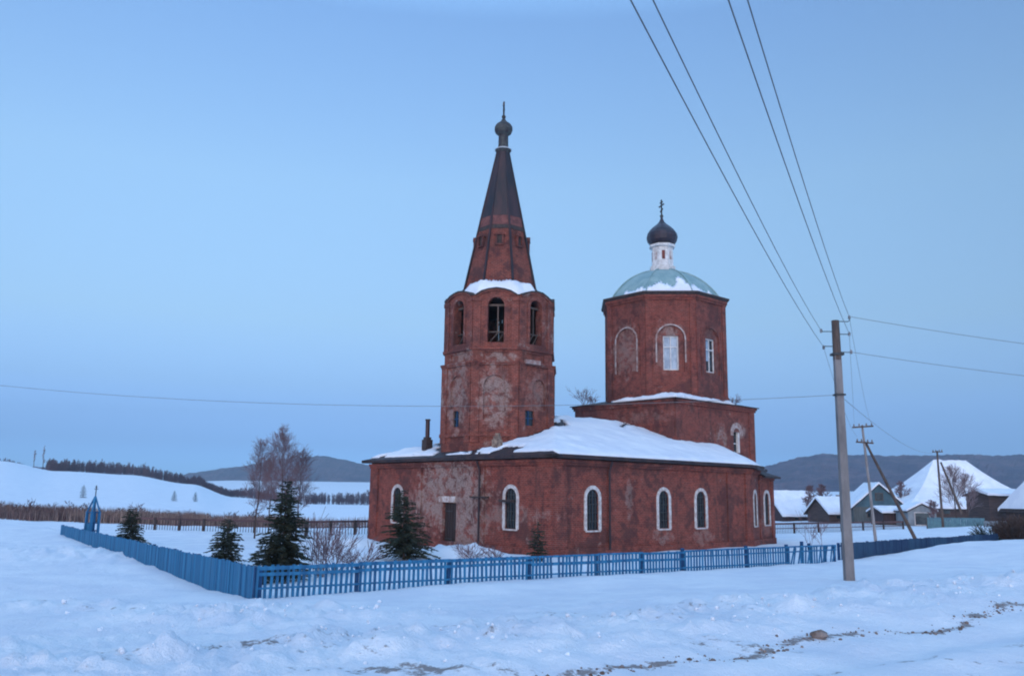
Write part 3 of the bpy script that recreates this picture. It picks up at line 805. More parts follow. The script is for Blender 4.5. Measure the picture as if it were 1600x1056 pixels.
# interior floor and ceiling of the belfry, beams
t = MB(); lathe8(t, TC, [(T2 - .2, 11.95), (T2 - .2, 12.1)]); lathe8(t, TC, [(T2 - .2, 15.15), (T2 - .2, 15.3)]); t.build('belfry_floor', M['wood'], CH)
for k in range(8):
    w2 = Wall(B[k], B[(k + 1) % 8]); c2 = w2.L / 2; t = MB()
    w2.box(t, c2 - .62, c2 + .62, 14.55, 14.68, -.42, -.28)
    w2.box(t, c2 - .62, c2 + .62, 12.9, 12.98, -.40, -.30)
    t.bar(w2.p(c2 - .4, 12.3, -.35), w2.p(c2 + .1, 12.9, -.35), .07); t.bar(w2.p(c2 + .1, 12.3, -.38), w2.p(c2 + .45, 12.9, -.38), .07)
    w2.box(t, c2 + .05, c2 + .13, 12.98, 14.55, -.39, -.31)
    t.build('timber_brace', M['wood'], CH)
# snowy shoulder between gables and spire
sh = [(T2 - .12, 14.98), (2.35, 16.15)]
t = MB(); lathe8(t, TC, sh); sho = t.build('tower_shoulder', M['roof'], CH)
def shz(u, v):
    ap = max(abs(((u - TC[0]) * math.cos(k * math.pi / 4) + (v - TC[1]) * math.sin(k * math.pi / 4))) for k in range(4))
    return 14.98 + (16.15 - 14.98) * (T2 - .12 - ap) / (T2 - .12 - 2.35)
def smask(u, v):
    ang = (math.degrees(math.atan2(v - TC[1], u - TC[0])) + 360) % 360; n = fbm(u, v, 2.2, 3)
    ap = max(abs(((u - TC[0]) * math.cos(k * math.pi / 4) + (v - TC[1]) * math.sin(k * math.pi / 4))) for k in range(4))
    return 1 if 2.2 < ap < 3.12 + .2 * n and 168 < ang < 285 else -1
snow_sheet(octa(*TC, T2 - .14), .15, shz, smask, .26).build('snow_cover', M['snow'], sho, smooth=True)
# spire
SB, ST, SZ0, SZ1 = 2.28, .36, 15.95, 25.9
def sp_ap(z): return SB + (ST - SB) * (z - SZ0) / (SZ1 - SZ0)
t = MB(); lathe8(t, TC, [(sp_ap(z), z) for z in (SZ0, 17.5, 19, 20.4)]); t.build('spire_brickwork', M['brick_spire'], CH, uv=True)
t = MB(); lathe8(t, TC, [(sp_ap(20.35) + .03, 20.35), (sp_ap(21.0) + .04, 21.0)]); t.build('spire_band', M['rust_band'], CH)
t = MB(); lathe8(t, TC, [(sp_ap(20.05) + .03, 20.05), (sp_ap(20.33) + .05, 20.33)]); t.build('spire_moulding', M['eave'], CH)
t = MB(); lathe8(t, TC, [(sp_ap(21.0) + .05, 21.0), (sp_ap(23.5) + .05, 23.5), (sp_ap(SZ1) + .04, SZ1)]); cl = t.build('spire_cladding', M['dark_metal'], CH)
for k in range(8):
    t = MB(); pts = [Vector((*octa(*TC, sp_ap(z) + .03)[k], z)) for z in (SZ0 + .15, 18, 20, 22, 24, SZ1)]
    t.tube(pts, [.09, .085, .08, .07, .055, .045], 5); t.build('spire_rib', M['dark_metal'], CH)
for k in range(8):                                       # small dormers
    z = 19.2; P = octa(*TC, sp_ap(z)); wl = Wall(P[k], P[(k + 1) % 8]); c = wl.L / 2; t = MB()
    wl.box(t, c - .26, c - .16, z - .35, z + .35, -.15, .20); wl.box(t, c + .16, c + .26, z - .35, z + .35, -.15, .20)
    wl.box(t, c - .159, c + .159, z - .35, z - .25, -.15, .19)
    t.add([wl.p(c - .34, z + .33, .24), wl.p(c + .34, z + .33, .24), wl.p(c, z + .68, .24), wl.p(c - .34, z + .33, -.3), wl.p(c + .34, z + .33, -.3), wl.p(c, z + .68, -.3)], [(0, 1, 2), (0, 2, 5, 3), (1, 4, 5, 2), (0, 3, 4, 1)])
    dr = t.build('dormer', M['brick_spire'], CH, uv=True)
    t = MB(); wl.box(t, c - .16, c + .16, z - .25, z + .33, -.1, .08); t.build('dormer_shade_block', M['eave'], dr)  # solid dark block standing in for the shade inside the dormer
t = MB(); t.lathe((*TC, 0), [(.42, 25.75), (.55, 25.95), (.50, 26.02), (.38, 26.1), (.34, 26.3), (.33, 27.0), (.38, 27.08)], 16); t.build('spire_neck', M['cupola'], CH, smooth=False)
t = MB(); t.lathe((*TC, 0), [(.47, 25.97), (.58, 26.0), (.46, 26.1)], 16); t.build('snow_ring', M['white'], CH)
t = MB(); t.lathe((*TC, 0), [(.33, 27.05), (.52, 27.2), (.61, 27.42), (.60, 27.62), (.47, 27.85), (.22, 28.05), (.10, 28.25), (.05, 28.35)], 20, 0, .03); t.build('cupola', M['cupola'], CH)
cr = cross(TC, 28.25, 1.25, .78)
# chimneys
def rz(u, v): return roof_z(u, v)
t = MB(); cu, cv = 1.25, 12.9; zc = rz(cu, cv)
t.box((cu, cv, zc + .25), (.5, .5, .9)); t.box((cu, cv, zc + .74), (.36, .36, .25)); cb = t.build('stove_chimney', M['eave'], CH)
t = MB(); t.tube([(cu, cv, zc + .6), (cu, cv, zc + 1.95)], .14, 12); t.tube([(cu, cv, zc + 1.93), (cu, cv, zc + 2.02)], .17, 12); t.build('flue_pipe', M['dark_metal'], cb)
t = MB(); cu, cv = 1.0, 5.65; zc = rz(cu, cv)
t.box((cu, cv, zc + .2), (.45, .45, .6), rz=.1); t.box((cu, cv, zc + .56), (.34, .34, .3), rz=.2); t.box((cu + .03, cv, zc + .78), (.24, .24, .2), rz=.5); t.build('broken_chimney', M['tan_stone'], CH)
# ------------------------------------------------------------------ plants
def branchy(mb, p, d, L, r, depth, rnd, spread=.5, seg=3, droop=0.0, nch=3, rmin=.006, sides=4):
    pts = [p]; dd = d.normalized()
    for k in range(seg):
        dd = (dd + Vector((rnd.gauss(0, .09), rnd.gauss(0, .09), rnd.gauss(0, .05) - droop * .1))).normalized(); pts.append(pts[-1] + dd * (L / seg))
    rad = [max(rmin, r * (1 - .75 * k / seg)) for k in range(seg + 1)]
    mb.tube(pts, rad, sides if depth > 0 else 3, cap=False)
    if depth <= 0: return
    for k in range(nch):
        t = rnd.uniform(.3, 1.0); i = min(seg - 1, int(t * seg)); q = pts[i] + (pts[i + 1] - pts[i]) * (t * seg - i)
        ax = Vector((rnd.gauss(0, 1), rnd.gauss(0, 1), rnd.gauss(0, .5))); ax = (ax - dd * ax.dot(dd)).normalized()
        nd = (dd * (1 - spread * .4) + ax * spread * rnd.uniform(.6, 1.2)).normalized(); nd.z += .12 - droop * .35
        branchy(mb, q, nd, L * rnd.uniform(.5, .75), r * .5, depth - 1, rnd, spread, seg, droop, nch, rmin, sides)
def bare_tree(name, loc, H, seed, label, group=None, spread=.45, narrow=.35, tw=.011, cat='tree', mat='twig', nb_=34, trunk_r=.10, depth=2, base_f=.22, nch=5):
    rnd = random.Random(seed); root = empty(name, loc)
    tag(root, label, cat, group)
    tr = MB(); pts = [Vector((0, 0, -.3))]; lean = Vector((rnd.uniform(-.04, .04), rnd.uniform(-.04, .04), 0))
    for k in range(1, 9):
        z = H * k / 8; pts.append(Vector((lean.x * z + .03 * H * fbm(k * .4, seed, 0, 2), lean.y * z, z)))
    tr.tube(pts, [max(.012, trunk_r * (1 - k / 8.3)) for k in range(9)], 7); tr.build('trunk', M['bark'], root)
    cr_ = MB()
    for k in range(nb_):
        t = base_f + (1 - base_f) * (k + rnd.random()) / nb_; i = min(7, int(t * 8)); q = pts[i] + (pts[i + 1] - pts[i]) * (t * 8 - i)
        a = rnd.uniform(0, 2 * math.pi); wv = math.sin(math.pi * min(1, (t - base_f) / (1 - base_f) * .85 + .15)) ** .7
        L = H * narrow * (.30 + .5 * wv) * (1.15 - .55 * t) * rnd.uniform(.7, 1.15)
        branchy(cr_, q, Vector((math.cos(a) * spread, math.sin(a) * spread, 1.0)), L, max(tw * 1.4, trunk_r * .2 * (1 - t * .6)), depth, rnd, .5, 4, .1, nch, tw, 3)
    cr_.build('crown', M[mat], root)
    return root
def spruce(loc, H, Wd, seed, label, mat='needle', gap=0.0, lean=(0, 0), levels=26, group=None, name='spruce_tree', low=.04):
    rnd = random.Random(seed); root = empty(name, loc); tag(root, label, 'spruce', group)
    tr = MB(); top = Vector((lean[0], lean[1], H)); tr.tube([Vector((0, 0, -.3)), top * .5, top], [.035 * H * .6, .02 * H * .6, .008], 7); tr.build('trunk', M['bark'], root)
    cr_ = MB()
    for lv in range(levels):
        t = low + (1 - low) * (lv / levels) ** .92; z = t * H
        prof_ = (1 - t) ** .68 * (1 - .25 * math.exp(-(t / .05) ** 2))
        nb_ = max(4, int(10 * (1 - t) + 4)); a0 = rnd.random() * 6
        for k in range(nb_):
            if rnd.random() < gap: continue
            a = a0 + 2 * math.pi * k / nb_ + rnd.uniform(-.25, .25)
            L = Wd / 2 * prof_ * rnd.uniform(.6, 1.22) + .05
            o = top * t; d = Vector((math.cos(a), math.sin(a), 0))
            rise = .35 + .5 * t
            P = [o + d * (L * s) + Vector((0, 0, L * (rise * s - .75 * s * s + .25 * s ** 3))) for s in (0, .25, .5, .75, 1)]
            cr_.tube(P, [.014, .012, .009, .006, .004], 3, cap=False)
            ns = max(7, int(L * 34))
            for j in range(ns):
                s = (j + rnd.random()) / ns; i = min(3, int(s * 4)); q = P[i] + (P[i + 1] - P[i]) * (s * 4 - i)
                side = rnd.choice((-1, 1)); tl = (.10 + .17 * L) * (1.15 - .7 * s) * rnd.uniform(.7, 1.3) + .04
                dir_ = (d * rnd.uniform(.5, 1.0) + Vector((-d.y, d.x, 0)) * side * rnd.uniform(.3, 1.0) + Vector((0, 0, rnd.uniform(-.55, .15)))).normalized()
                e = q + dir_ * tl; wdt = rnd.uniform(.018, .034)
                sv = dir_.cross(Vector((rnd.gauss(0, 1), rnd.gauss(0, 1), rnd.gauss(0, 1)))).normalized() * wdt
                m_ = q + dir_ * tl * .4
                cr_.add([q, m_ + sv, e, m_ - sv], [(0, 1, 2, 3)])
    # leader
    cr_.tube([top * .97, top + Vector((0, 0, .05 * H))], [.012, .004], 4)
    cr_.build('crown', M[mat], root)
    return root
def gl(px, Y, dz=0.0):
    x = ray(px, 800).x * Y; return Vector((x, Y, ground_z(x, Y, False) + dz))
spruce(gl(445, 29.5), 3.3, 2.0, 11, 'tallest dark dense spruce just inside the fence corner, in front of the bare birches', 'needle2', .15, (.03, 0), 34)
spruce(gl(413, 28.2), .95, 1.3, 12, 'low ragged little spruce beside the tall one by the fence corner', 'needle2', .35, (-.1, 0), 9)
spruce(gl(357, 37.5), 1.95, 1.75, 13, 'small spruce behind the solid blue fence, left of the fence corner', 'needle', .2, (0, 0), 18)
spruce(gl(206, 50.0), 2.1, 2.0, 14, 'little dark spruce with a bent tip at the left, near the blue gate spire', 'needle2', .15, (.05, 0), 18)
spruce(gl(634, 41.5), 3.25, 2.9, 15, 'ragged olive spruce standing before the left window of the church', 'needle', .38, (-.15, 0), 28)
spruce(gl(840, 41.0), 1.85, 1.15, 16, 'small thin spruce at the near corner of the church', 'needle', .42, (0, 0), 15)
BG = 'bare trees left of the church'
bare_tree('birch_tree', gl(440, 58), 7.0, 21, 'tallest bare birch with purple-brown twigs behind the big spruce', BG, .45, .30, nb_=60, tw=.0050, trunk_r=.075, nch=6)
bare_tree('birch_tree', gl(400, 60), 6.2, 22, 'bare birch, the left one behind the big spruce', BG, .45, .30, nb_=50, tw=.0050, trunk_r=.065, nch=6)
bare_tree('birch_tree', gl(464, 61), 5.6, 23, 'shorter bare birch, the right one behind the big spruce', BG, .5, .34, nb_=44, tw=.0050, trunk_r=.06, nch=6)
bare_tree('birch_tree', gl(420, 66), 5.6, 24, 'bare birch between the two taller ones behind the big spruce', BG, .45, .32, nb_=40, tw=.0050, trunk_r=.06, nch=6)
def shrub(loc, H, seed, label, n=12, mat='twig', spread=.5, tw=.008, group=None, name='bare_shrub', depth=2, nch=3):
    rnd = random.Random(seed); mb = MB()
    for k in range(n):
        a = rnd.uniform(0, 2 * math.pi); branchy(mb, Vector((rnd.uniform(-.15, .15), rnd.uniform(-.15, .15), -.1)), Vector((math.cos(a) * spread, math.sin(a) * spread, 1)), H * rnd.uniform(.5, .85), .016, depth, rnd, .45, 3, 0, nch, tw, 3)
    o = mb.build(name, M[mat]); o.location = loc; return tag(o, label, 'shrub', group)
SG = 'leafless shrubs in the churchyard'
shrub(gl(505, 31), 1.75, 31, 'leafless shrub just right of the big dark spruce behind the picket fence', 16, spread=.45, group=SG)
shrub(gl(530, 32), 1.45, 32, 'wide leafless shrub midway between the two large spruces', 16, spread=.6, group=SG)
shrub(gl(568, 33), 1.15, 33, 'low leafless shrub left of the church corner behind the picket fence', 12, spread=.7, group=SG)
shrub(gl(738, 40), 1.0, 34, 'low arching shrub in the snow heap right of the church door', 16, spread=.9, group=SG)
shrub(gl(776, 41), .8, 35, 'low twiggy shrub under the right west window of the church', 12, spread=.9, group=SG)
shrub(gl(1262, 52), 1.7, 36, 'thin bluish sapling in the snow right of the church', 3, 'twig', .25, group=SG, name='sapling', depth=2)
shrub(gl(1284, 54), 1.6, 37, 'second thin sapling, beside the tall concrete pole', 3, 'twig', .25, group=SG, name='sapling', depth=2)
for (uu, vv, hh, sd_, lb) in ((15.9, 13.0, 1.3, 41, 'dry twiggy shrub growing on the left ledge of the square nave block'), (15.7, 12.0, .7, 43, 'smaller dry bush next to the big one on the left nave ledge'), (24.4, 5.6, .9, 42, 'little dry bush on the right ledge below the domed drum')):
    q = CMAT @ Vector((uu, vv, brz(uu, vv) + .02)); shrub(q, hh, sd_, lb, 10, 'twig', .7, .010, 'bushes growing on the nave ledge')
# dark rounded bushes at the right end of the street
bs = shrub(gl(1545, 52), 1.3, 51, 'dense dark bush at the right end of the blue board fence', 40, 'needle2', .8, .012, name='dense_bush', depth=2, nch=4)
bs = shrub(gl(1581, 50), 1.5, 52, 'dark brown rounded bush at the right edge of the photo', 90, 'bark', .6, .016, name='dense_bush', depth=2, nch=4)
def conifer_mini(loc, H, seed, label, group): return spruce(loc, H, H * .55, seed, label, 'needle2', .1, (0, 0), 9, group)
FG = 'small spruces on the far snow field'
conifer_mini(at(130, 770, 150) * 1.0, 2.2, 61, 'tiny spruce alone on the far snow field, just left of the blue gate spire', FG)
conifer_mini(at(272, 779, 170), 2.0, 62, 'left one of two tiny spruces on the snow slope under the wooded ridge', FG)
conifer_mini(at(305, 780, 175), 1.9, 63, 'right one of two tiny spruces on the snow slope under the wooded ridge', FG)
for o in sc.objects:                                     # seat the tiny spruces on the ground
    if o.get('group') == FG: o.location.z = ground_z(o.location.x, o.location.y)
bare_tree('bare_tree', at(66, 735, 420), 11, 71, 'pale thin bare tree on the skyline left of the wooded ridge', 'skyline trees', .3, .22, tw=.07, trunk_r=.16, nb_=12, depth=1).location.z = ground_z(*at(66, 735, 420).xy)
bare_tree('bare_tree', at(52, 735, 410), 8, 72, 'leftmost faint bare tree on the skyline snow ridge', 'skyline trees', .3, .22, tw=.07, trunk_r=.15, nb_=12, depth=1).location.z = ground_z(*at(52, 735, 410).xy)
# woods on the ridge and in the valley: countless bare trees
def wood(name, label, path, n, H, jitter, seed, mat='belt', sp=2.2, den=26):
    rnd = random.Random(seed); mb = MB()
    for i in range(n):
        s = rnd.random() * (len(path) - 1); k = int(s); f_ = s - k
        px = path[k][0] + (path[k + 1][0] - path[k][0]) * f_; Y = path[k][1] + (path[k + 1][1] - path[k][1]) * f_ + rnd.uniform(-jitter, jitter)
        h_ = (path[k][2] + (path[k + 1][2] - path[k][2]) * f_) * rnd.uniform(.55, 1.1) * H * (1 + .35 * fbm(px * .06, seed, 0, 3))
        x = ray(px, 770).x * Y; z = ground_z(x, Y); o = Vector((x, Y, z - .3))
        mb.tube([o, o + Vector((rnd.uniform(-.2, .2), 0, h_))], [.12, .03], 3, cap=False)
        for j in range(den):
            t = rnd.uniform(.22, 1); a = rnd.uniform(0, 6.28); q = o + Vector((0, 0, h_ * t))
            L = h_ * .26 * rnd.uniform(.6, 1.4) * (1.25 - t * .7); e = q + Vector((math.cos(a) * L * .6, math.sin(a) * L * .6, L))
            sv = Vector((rnd.uniform(-1, 1), rnd.uniform(-1, 1), .2)).normalized() * rnd.uniform(.05, .12)
            mb.add([q - sv, q + sv, e], [(0, 1, 2)])
    o = mb.build(name, M[mat]); return tag(o, label, 'wood', None, 'stuff')
wood('bare_wood', 'dark bare wood running down the snowy ridge at the left', [(68, 455, .75), (100, 470, 1.0), (150, 480, 1.0), (200, 480, 1.0), (250, 480, .9), (300, 485, .75), (340, 490, .65), (375, 500, .7)], 1900, 5.8, 40, 5)
wood('bare_wood', 'far dark line of trees across the pale valley field', [(375, 480, .8), (420, 475, .8), (480, 470, .85), (540, 470, .95), (600, 470, .95)], 760, 6.2, 26, 6)
wood('bare_wood', 'low dark wood at the far left end of the skyline', [(-60, 520, .7), (0, 520, .6), (30, 520, .4)], 120, 5.5, 15, 7)
def reeds():
    rnd = random.Random(9); mb = MB(); mb2 = MB()
    for i in range(26000):
        px = rnd.uniform(-140, 610); Y = rnd.uniform(80, 92)
        dens = 1 - .85 * sstep(400, 520, px)
        if rnd.random() > dens: continue
        x = ray(px, 790).x * Y; z = ground_z(x, Y)
        h_ = (1.12 + .22 * fbm(x * .25, Y * .25, 1, 3)) * rnd.uniform(.6, 1.05) * (1.0 if px < 330 else .85)
        a = rnd.uniform(-.15, .15); w_ = .035
        m_ = mb if rnd.random() < (.62 if px > 120 else .45) else mb2
        t_ = rnd.uniform(0, 3.14); sx, sy = math.cos(t_) * w_, math.sin(t_) * w_
        if m_ is mb2: h_ *= 1.05
        m_.add([(x - sx, Y - sy, z - .1), (x + sx, Y + sy, z - .1), (x + a * h_, Y, z + h_)], [(0, 1, 2)])
    tag(mb.build('reeds', M['reed']), 'band of dry tan reeds beyond the churchyard at the left', 'reeds', None, 'stuff')
    for i in range(70):
        px = rnd.uniform(-120, 430); Y = rnd.uniform(82, 95); x = ray(px, 790).x * Y; z = ground_z(x, Y)
        branchy(mb2, Vector((x, Y, z)), Vector((0, 0, 1)), rnd.uniform(.5, .95), .04, 2, rnd, .8, 3, 0, 4, .02, 3)
    tag(mb2.build('brushwood', M['reed_dark']), 'dark leafless brushwood mixed into the reed band', 'brush', None, 'stuff')
reeds()
# ------------------------------------------------------------------ fences
def line_pts(a, b, n): return [a + (b - a) * i / n for i in range(n + 1)]
def q2(q, p): return Vector((q * EX + p * NX, q * EY + p * NY))
def fence_frame(A, B):
    """returns an Empty at A turned so local x runs to B"""
    d = B - A; return math.atan2(d.y, d.x), d.length
def board_fence(name, A, B, ztop, h_, label, mat, post_mat, seed, sag=0.0, bw_=.13, post_every=2.6, side=-1, rails=True):
    rz_, L = fence_frame(A, B); root = empty(name, (A.x, A.y, 0), rz_); tag(root, label, 'fence')
    rnd = random.Random(seed); mb = MB(); x = 0.0
    while x < L:
        w_ = bw_ * rnd.uniform(.88, 1.05); zt = ztop + sag * math.sin(x / L * math.pi) + rnd.uniform(-.025, .02) + .03 * fbm(x * .3, seed, 0, 2)
        M_ = Matrix.Rotation(rnd.gauss(0, .012), 3, 'Y')
        mb.box((x + w_ / 2, rnd.uniform(-.008, .008), zt - h_ / 2), (w_ - .006, .02, h_), M=M_)
        x += w_ + rnd.choice((.002, .003, .004))
    mb.build('board_panel', M[mat], root)
    rl = MB()
    for k, zz in enumerate((.12, h_ * .62)): rl.box((L / 2, .045 * -side, ztop - zz), (L, .05, .07))
    rl.build('rail', M[post_mat], root)
    n = max(1, round(L / post_every))
    for k in range(n + 1):
        t = MB(); t.box((L * k / n, .10 * -side, ztop - h_ / 2 - .05), (.09, .09, h_ + .1)); t.build('post', M[post_mat], root)
    return root
FC = q2(QC, PC)                                          # corner
FL = q2(QC - .1, 49.5)
board_fence('board_fence', FL, FC, 1.33, 1.5, 'long solid blue board fence running back along the left side of the churchyard', 'blue', 'blue_post', 3)
FE = q2(31.9, PC)
def picket_fence():
    rz_, L = fence_frame(FC, FE); root = empty('picket_fence', (FC.x, FC.y, 0), rz_)
    tag(root, 'blue picket fence with gaps along the street in front of the church', 'fence')
    rnd = random.Random(5); n = 9; ztop = 1.35; k = 0
    posts = [0.0, 2.75, 5.6, 8.5, 11.2, 13.2, 15.2, 18.6, 21.0, 24.13]
    for i, (a, b) in enumerate(zip(posts, posts[1:])):
        mb = MB(); x = a + .08
        low_top = i > 5
        while x < b - .06:
            lean_ = rnd.gauss(0, .03) if i < 8 else rnd.choice((rnd.gauss(0, .02), rnd.gauss(.2, .12)))
            if i == 8 and rnd.random() < .15: x += .17; continue
            zt = ztop - (.0 if i < 3 else .04) + rnd.uniform(-.035, .03)
            if i > 0 and rnd.random() < .02: x += .158; continue
            h_ = 1.15
            mb.box((x, 0, zt - h_ / 2), (.075, .02, h_), M=Matrix.Rotation(lean_, 3, 'Y'))
            x += .146 + rnd.uniform(-.010, .010)
        mb.build('picket_panel', M['blue'], root)
        r_ = MB()
        hts = [(.03, .16)] if False else [(.07, .07), (.30, .075)] if i < 6 else [(.03, .06), (.22, .05)]
        if i < 3: hts = [(.05, .09), (.20, .08)]
        if i in (3, 4): hts = [(.04, .06), (.26, .09)]
        for (dz, th) in hts: r_.bar((a, -.035, ztop - dz + rnd.uniform(-.012, .012)), (b, -.035, ztop - dz + rnd.uniform(-.02, .012)), .035, th)
        if i < 8: r_.bar((a, -.035, .82 - i * .01), (b, -.035, .80 - i * .01), .03, .05)
        r_.build('rail', M['blue'], root)
    for k, x in enumerate(posts):
        t = MB(); big = k in (6, 7, 8); t.box((x, .06, ztop - .62), (.11 if big else .08, .09, 1.2 if not big else 1.36), M=Matrix.Rotation(rnd.gauss(0, .01), 3, 'Y')); t.build('post', M['blue_post'], root)
picket_fence()
t_ = empty('gate_post', (FE.x - .9, FE.y - .55, 0), .6); tag(t_, 'doubled blue gate post leaning at the gap near the concrete pole', 'gate post')
for k, (dx, ln, h_) in enumerate(((-1.0, .0, 1.40), (-.45, -.16, 1.32), (.4, .25, 1.22))):
    t = MB(); t.box((dx, 0, h_ / 2 + .1), (.12, .08, h_), M=Matrix.Rotation(ln, 3, 'Y')); t.build('post', M['blue_post'], t_)
RA = Vector((13.9, 36.9)); RB = Vector((27.6, 49.6))
board_fence('board_fence', RA, RB, 1.36, 1.3, 'dark faded blue board fence continuing to the right behind the concrete pole', 'blue_dark', 'blue_post', 8, 0, .14)
# the little blue gate spire with its cross, at the far left of the fence
def gate_spire():
    P = at(141, 850, 42.8); root = empty('gate_spire', (P.x, P.y, .6), -.6)
    tag(root, 'narrow blue open-framed gate spire with a thin cross at the far left fence', 'gate tower')
    zt = at(143, 792, 42.8).z - .6; zp = at(146, 775, 42.8).z - .6; zc = at(147, 758, 42.8).z - .6
    pz = zt - .2
    for (x, y) in ((-.22, -.2), (.22, -.2), (.22, .2), (-.22, .2)):
        t = MB(); t.bar((x, y, -.3), (x * .95, y * .95, pz), .10); t.build('leg', M['blue'], root)
        t = MB(); t.bar((x * .95, y * .95, pz), (.05, 0, zp), .07); t.build('roof_strut', M['blue'], root)
    t = MB()
    for z in (.55, pz * .62, pz - .05): 
        for (a, b) in (((-.21, -.2), (.21, -.2)), ((.21, -.2), (.21, .2)), ((.21, .2), (-.21, .2)), ((-.21, .2), (-.21, -.2))): t.bar((*a, z), (*b, z), .06, .05)
    t.build('crosspiece', M['blue_post'], root)
    t = MB()
    for k in range(4): t.box((-.18 + k * .12, -.26, .45), (.08, .03, .9))
    t.build('board_panel', M['blue'], root)
    t = MB(); t.bar((.05, 0, zp - .1), (.05, 0, zc), .035); t.bar((-.09, 0, zc - .17), (.19, 0, zc - .17), .035); t.bar((-.03, 0, zc - .08), (.13, 0, zc - .08), .03); t.build('cross', M['grille'], root)
gate_spire()
def rail_fence(A, B, zt, label, n, seed, mesh=True):
    rz_, L = fence_frame(A.xy, B.xy); root = empty('rail_fence', (A.x, A.y, 0), rz_); tag(root, label, 'fence', 'dark fences at the back of the churchyard')
    rnd = random.Random(seed); r_ = MB()
    r_.box((L / 2, 0, zt - .08), (L, .06, .16)); r_.box((L / 2, 0, zt - .5), (L, .05, .07)); r_.build('rail', M['reed_dark'], root)
    if mesh:
        p_ = MB(); x = .2
        while x < L: p_.box((x, .04, zt / 2), (.05, .02, zt - .05)); x += .24
        p_.build('picket_panel', M['wood'], root)
    for k in range(n + 1):
        t = MB(); t.box((L * k / n, -.03, zt / 2 - .1), (.16, .15, zt + .22)); t.build('post', M['eave'], root)
rail_fence(at(205, 820, 70), at(480, 825, 66), .95, 'dark rail fence with square posts between the little spruces and the reeds', 7, 1)
rail_fence(at(478, 822, 64), at(590, 826, 68), 1.05, 'dark back fence just left of the church wall', 3, 2)
rail_fence(at(1200, 815, 78), at(1410, 812, 92), .95, 'low dark rail fence on the snow right of the church, in front of the houses', 6, 3)
# ------------------------------------------------------------------ utility poles and wires
def wire(A, B, sag, r, label, group=None, n=28):
    mb = MB(); A = Vector(A); B = Vector(B); pts = [A + (B - A) * (i / n) - Vector((0, 0, 4 * sag * (i / n) * (1 - i / n))) for i in range(n + 1)]
    mb.tube(pts, r, 5, cap=False); o = mb.build('power_line', M['wire']); return tag(o, label, 'power line', group)
def thru(A, Q, t0, sag):
    Q = Vector(Q) + Vector((0, 0, 4 * sag * t0 * (1 - t0))); return A + (Q - A) / t0
PB = at(1327, 905, 26.0); PT = at(1305, 501, 26.3)
pole = empty('concrete_pole', (PB.x, PB.y, PB.z - .5)); tag(pole, 'tall slightly leaning concrete utility pole standing in the snow in front of the fence', 'utility pole')
o0 = Vector((PB.x, PB.y, PB.z - .5)); AX = (PT - PB); 
def pl(t): return PB + AX * t - o0
mbp = MB(); pa, pb = pl(-.08), pl(.865)
for (p_, hw, hd) in ((pa, .135, .11), (pb, .10, .09)):
    for sx, sy in ((-1, -1), (1, -1), (1, 1), (-1, 1)): mbp.v.append(tuple(p_ + Vector((sx * hw, sy * hd, 0))))
mbp.f = [(0, 1, 5, 4), (1, 2, 6, 5), (2, 3, 7, 6), (3, 0, 4, 7), (4, 5, 6, 7)]
mbp.build('shaft', M['concrete'], pole)
t = MB(); t.tube([pl(.84), pl(1.0)], [.125, .115], 10); t.build('timber_top', M['wood'], pole)
t = MB(); t.box(pl(.862), (.34, .30, .07)); t.box(pl(.70), (.31, .27, .05)); t.build('clamp', M['grille'], pole)
hooks = {}
for nm, (hx, hy), tt in (('l1', (1283, 517), .955), ('l2', (1287, 543), .895), ('r1', (1327, 496), 1.0 - .003), ('r2', (1327, 522), .945), ('r3', (1330, 550), .872)):
    H_ = at(hx, hy, 26.3); hooks[nm] = H_
    c_ = pl(tt); e_ = H_ - o0; m_ = Vector((e_.x, e_.y, c_.z))
    t = MB(); t.tube([c_, m_ - (m_ - c_) * .1, m_ + Vector((0, 0, .03)), e_], .014, 6); hk = t.build('hook', M['grille'], pole)
    t = MB(); t.lathe(tuple(e_ - Vector((0, 0, .06))), [(.02, 0), (.045, .02), (.035, .05), (.045, .08), (.02, .13)], 10); t.build('insulator', M['insul'], hk)
WG = 'overhead wires meeting the concrete pole'
for nm, (x_, z_), lb in (('l1', (1020, 7.55), 'second from left of four wires rising from the concrete pole'), ('l2', (985, 7.2), 'leftmost of four wires rising from the concrete pole'), ('r1', (1168, 7.75), 'rightmost of four wires rising from the concrete pole'), ('r2', (1138, 7.35), 'third from left of four wires rising from the concrete pole')):
    A_ = hooks[nm] + Vector((0, 0, .02)); Q_ = rayz(x_, 0, z_); B_ = thru(A_, Q_, .55, .6); wire(A_, B_, .6, .0075, lb, WG)
A_ = hooks['r1'] + Vector((0, 0, .03)); wire(A_, thru(A_, rayz(1600, 537, 8.0), .35, .25), .25, .008, 'upper wire leaving the concrete pole toward the right edge', WG)
A_ = hooks['r3']; wire(A_, thru(A_, rayz(1600, 587, 7.2), .35, .25), .25, .008, 'lower wire leaving the concrete pole toward the right edge', WG)
A_ = o0 + pl(.70); wire(A_, thru(A_, rayz(0, 602, 7.3), .8, .9), .9, .008, 'long sagging cable crossing from the left edge past the bell tower to the pole', WG, 40)
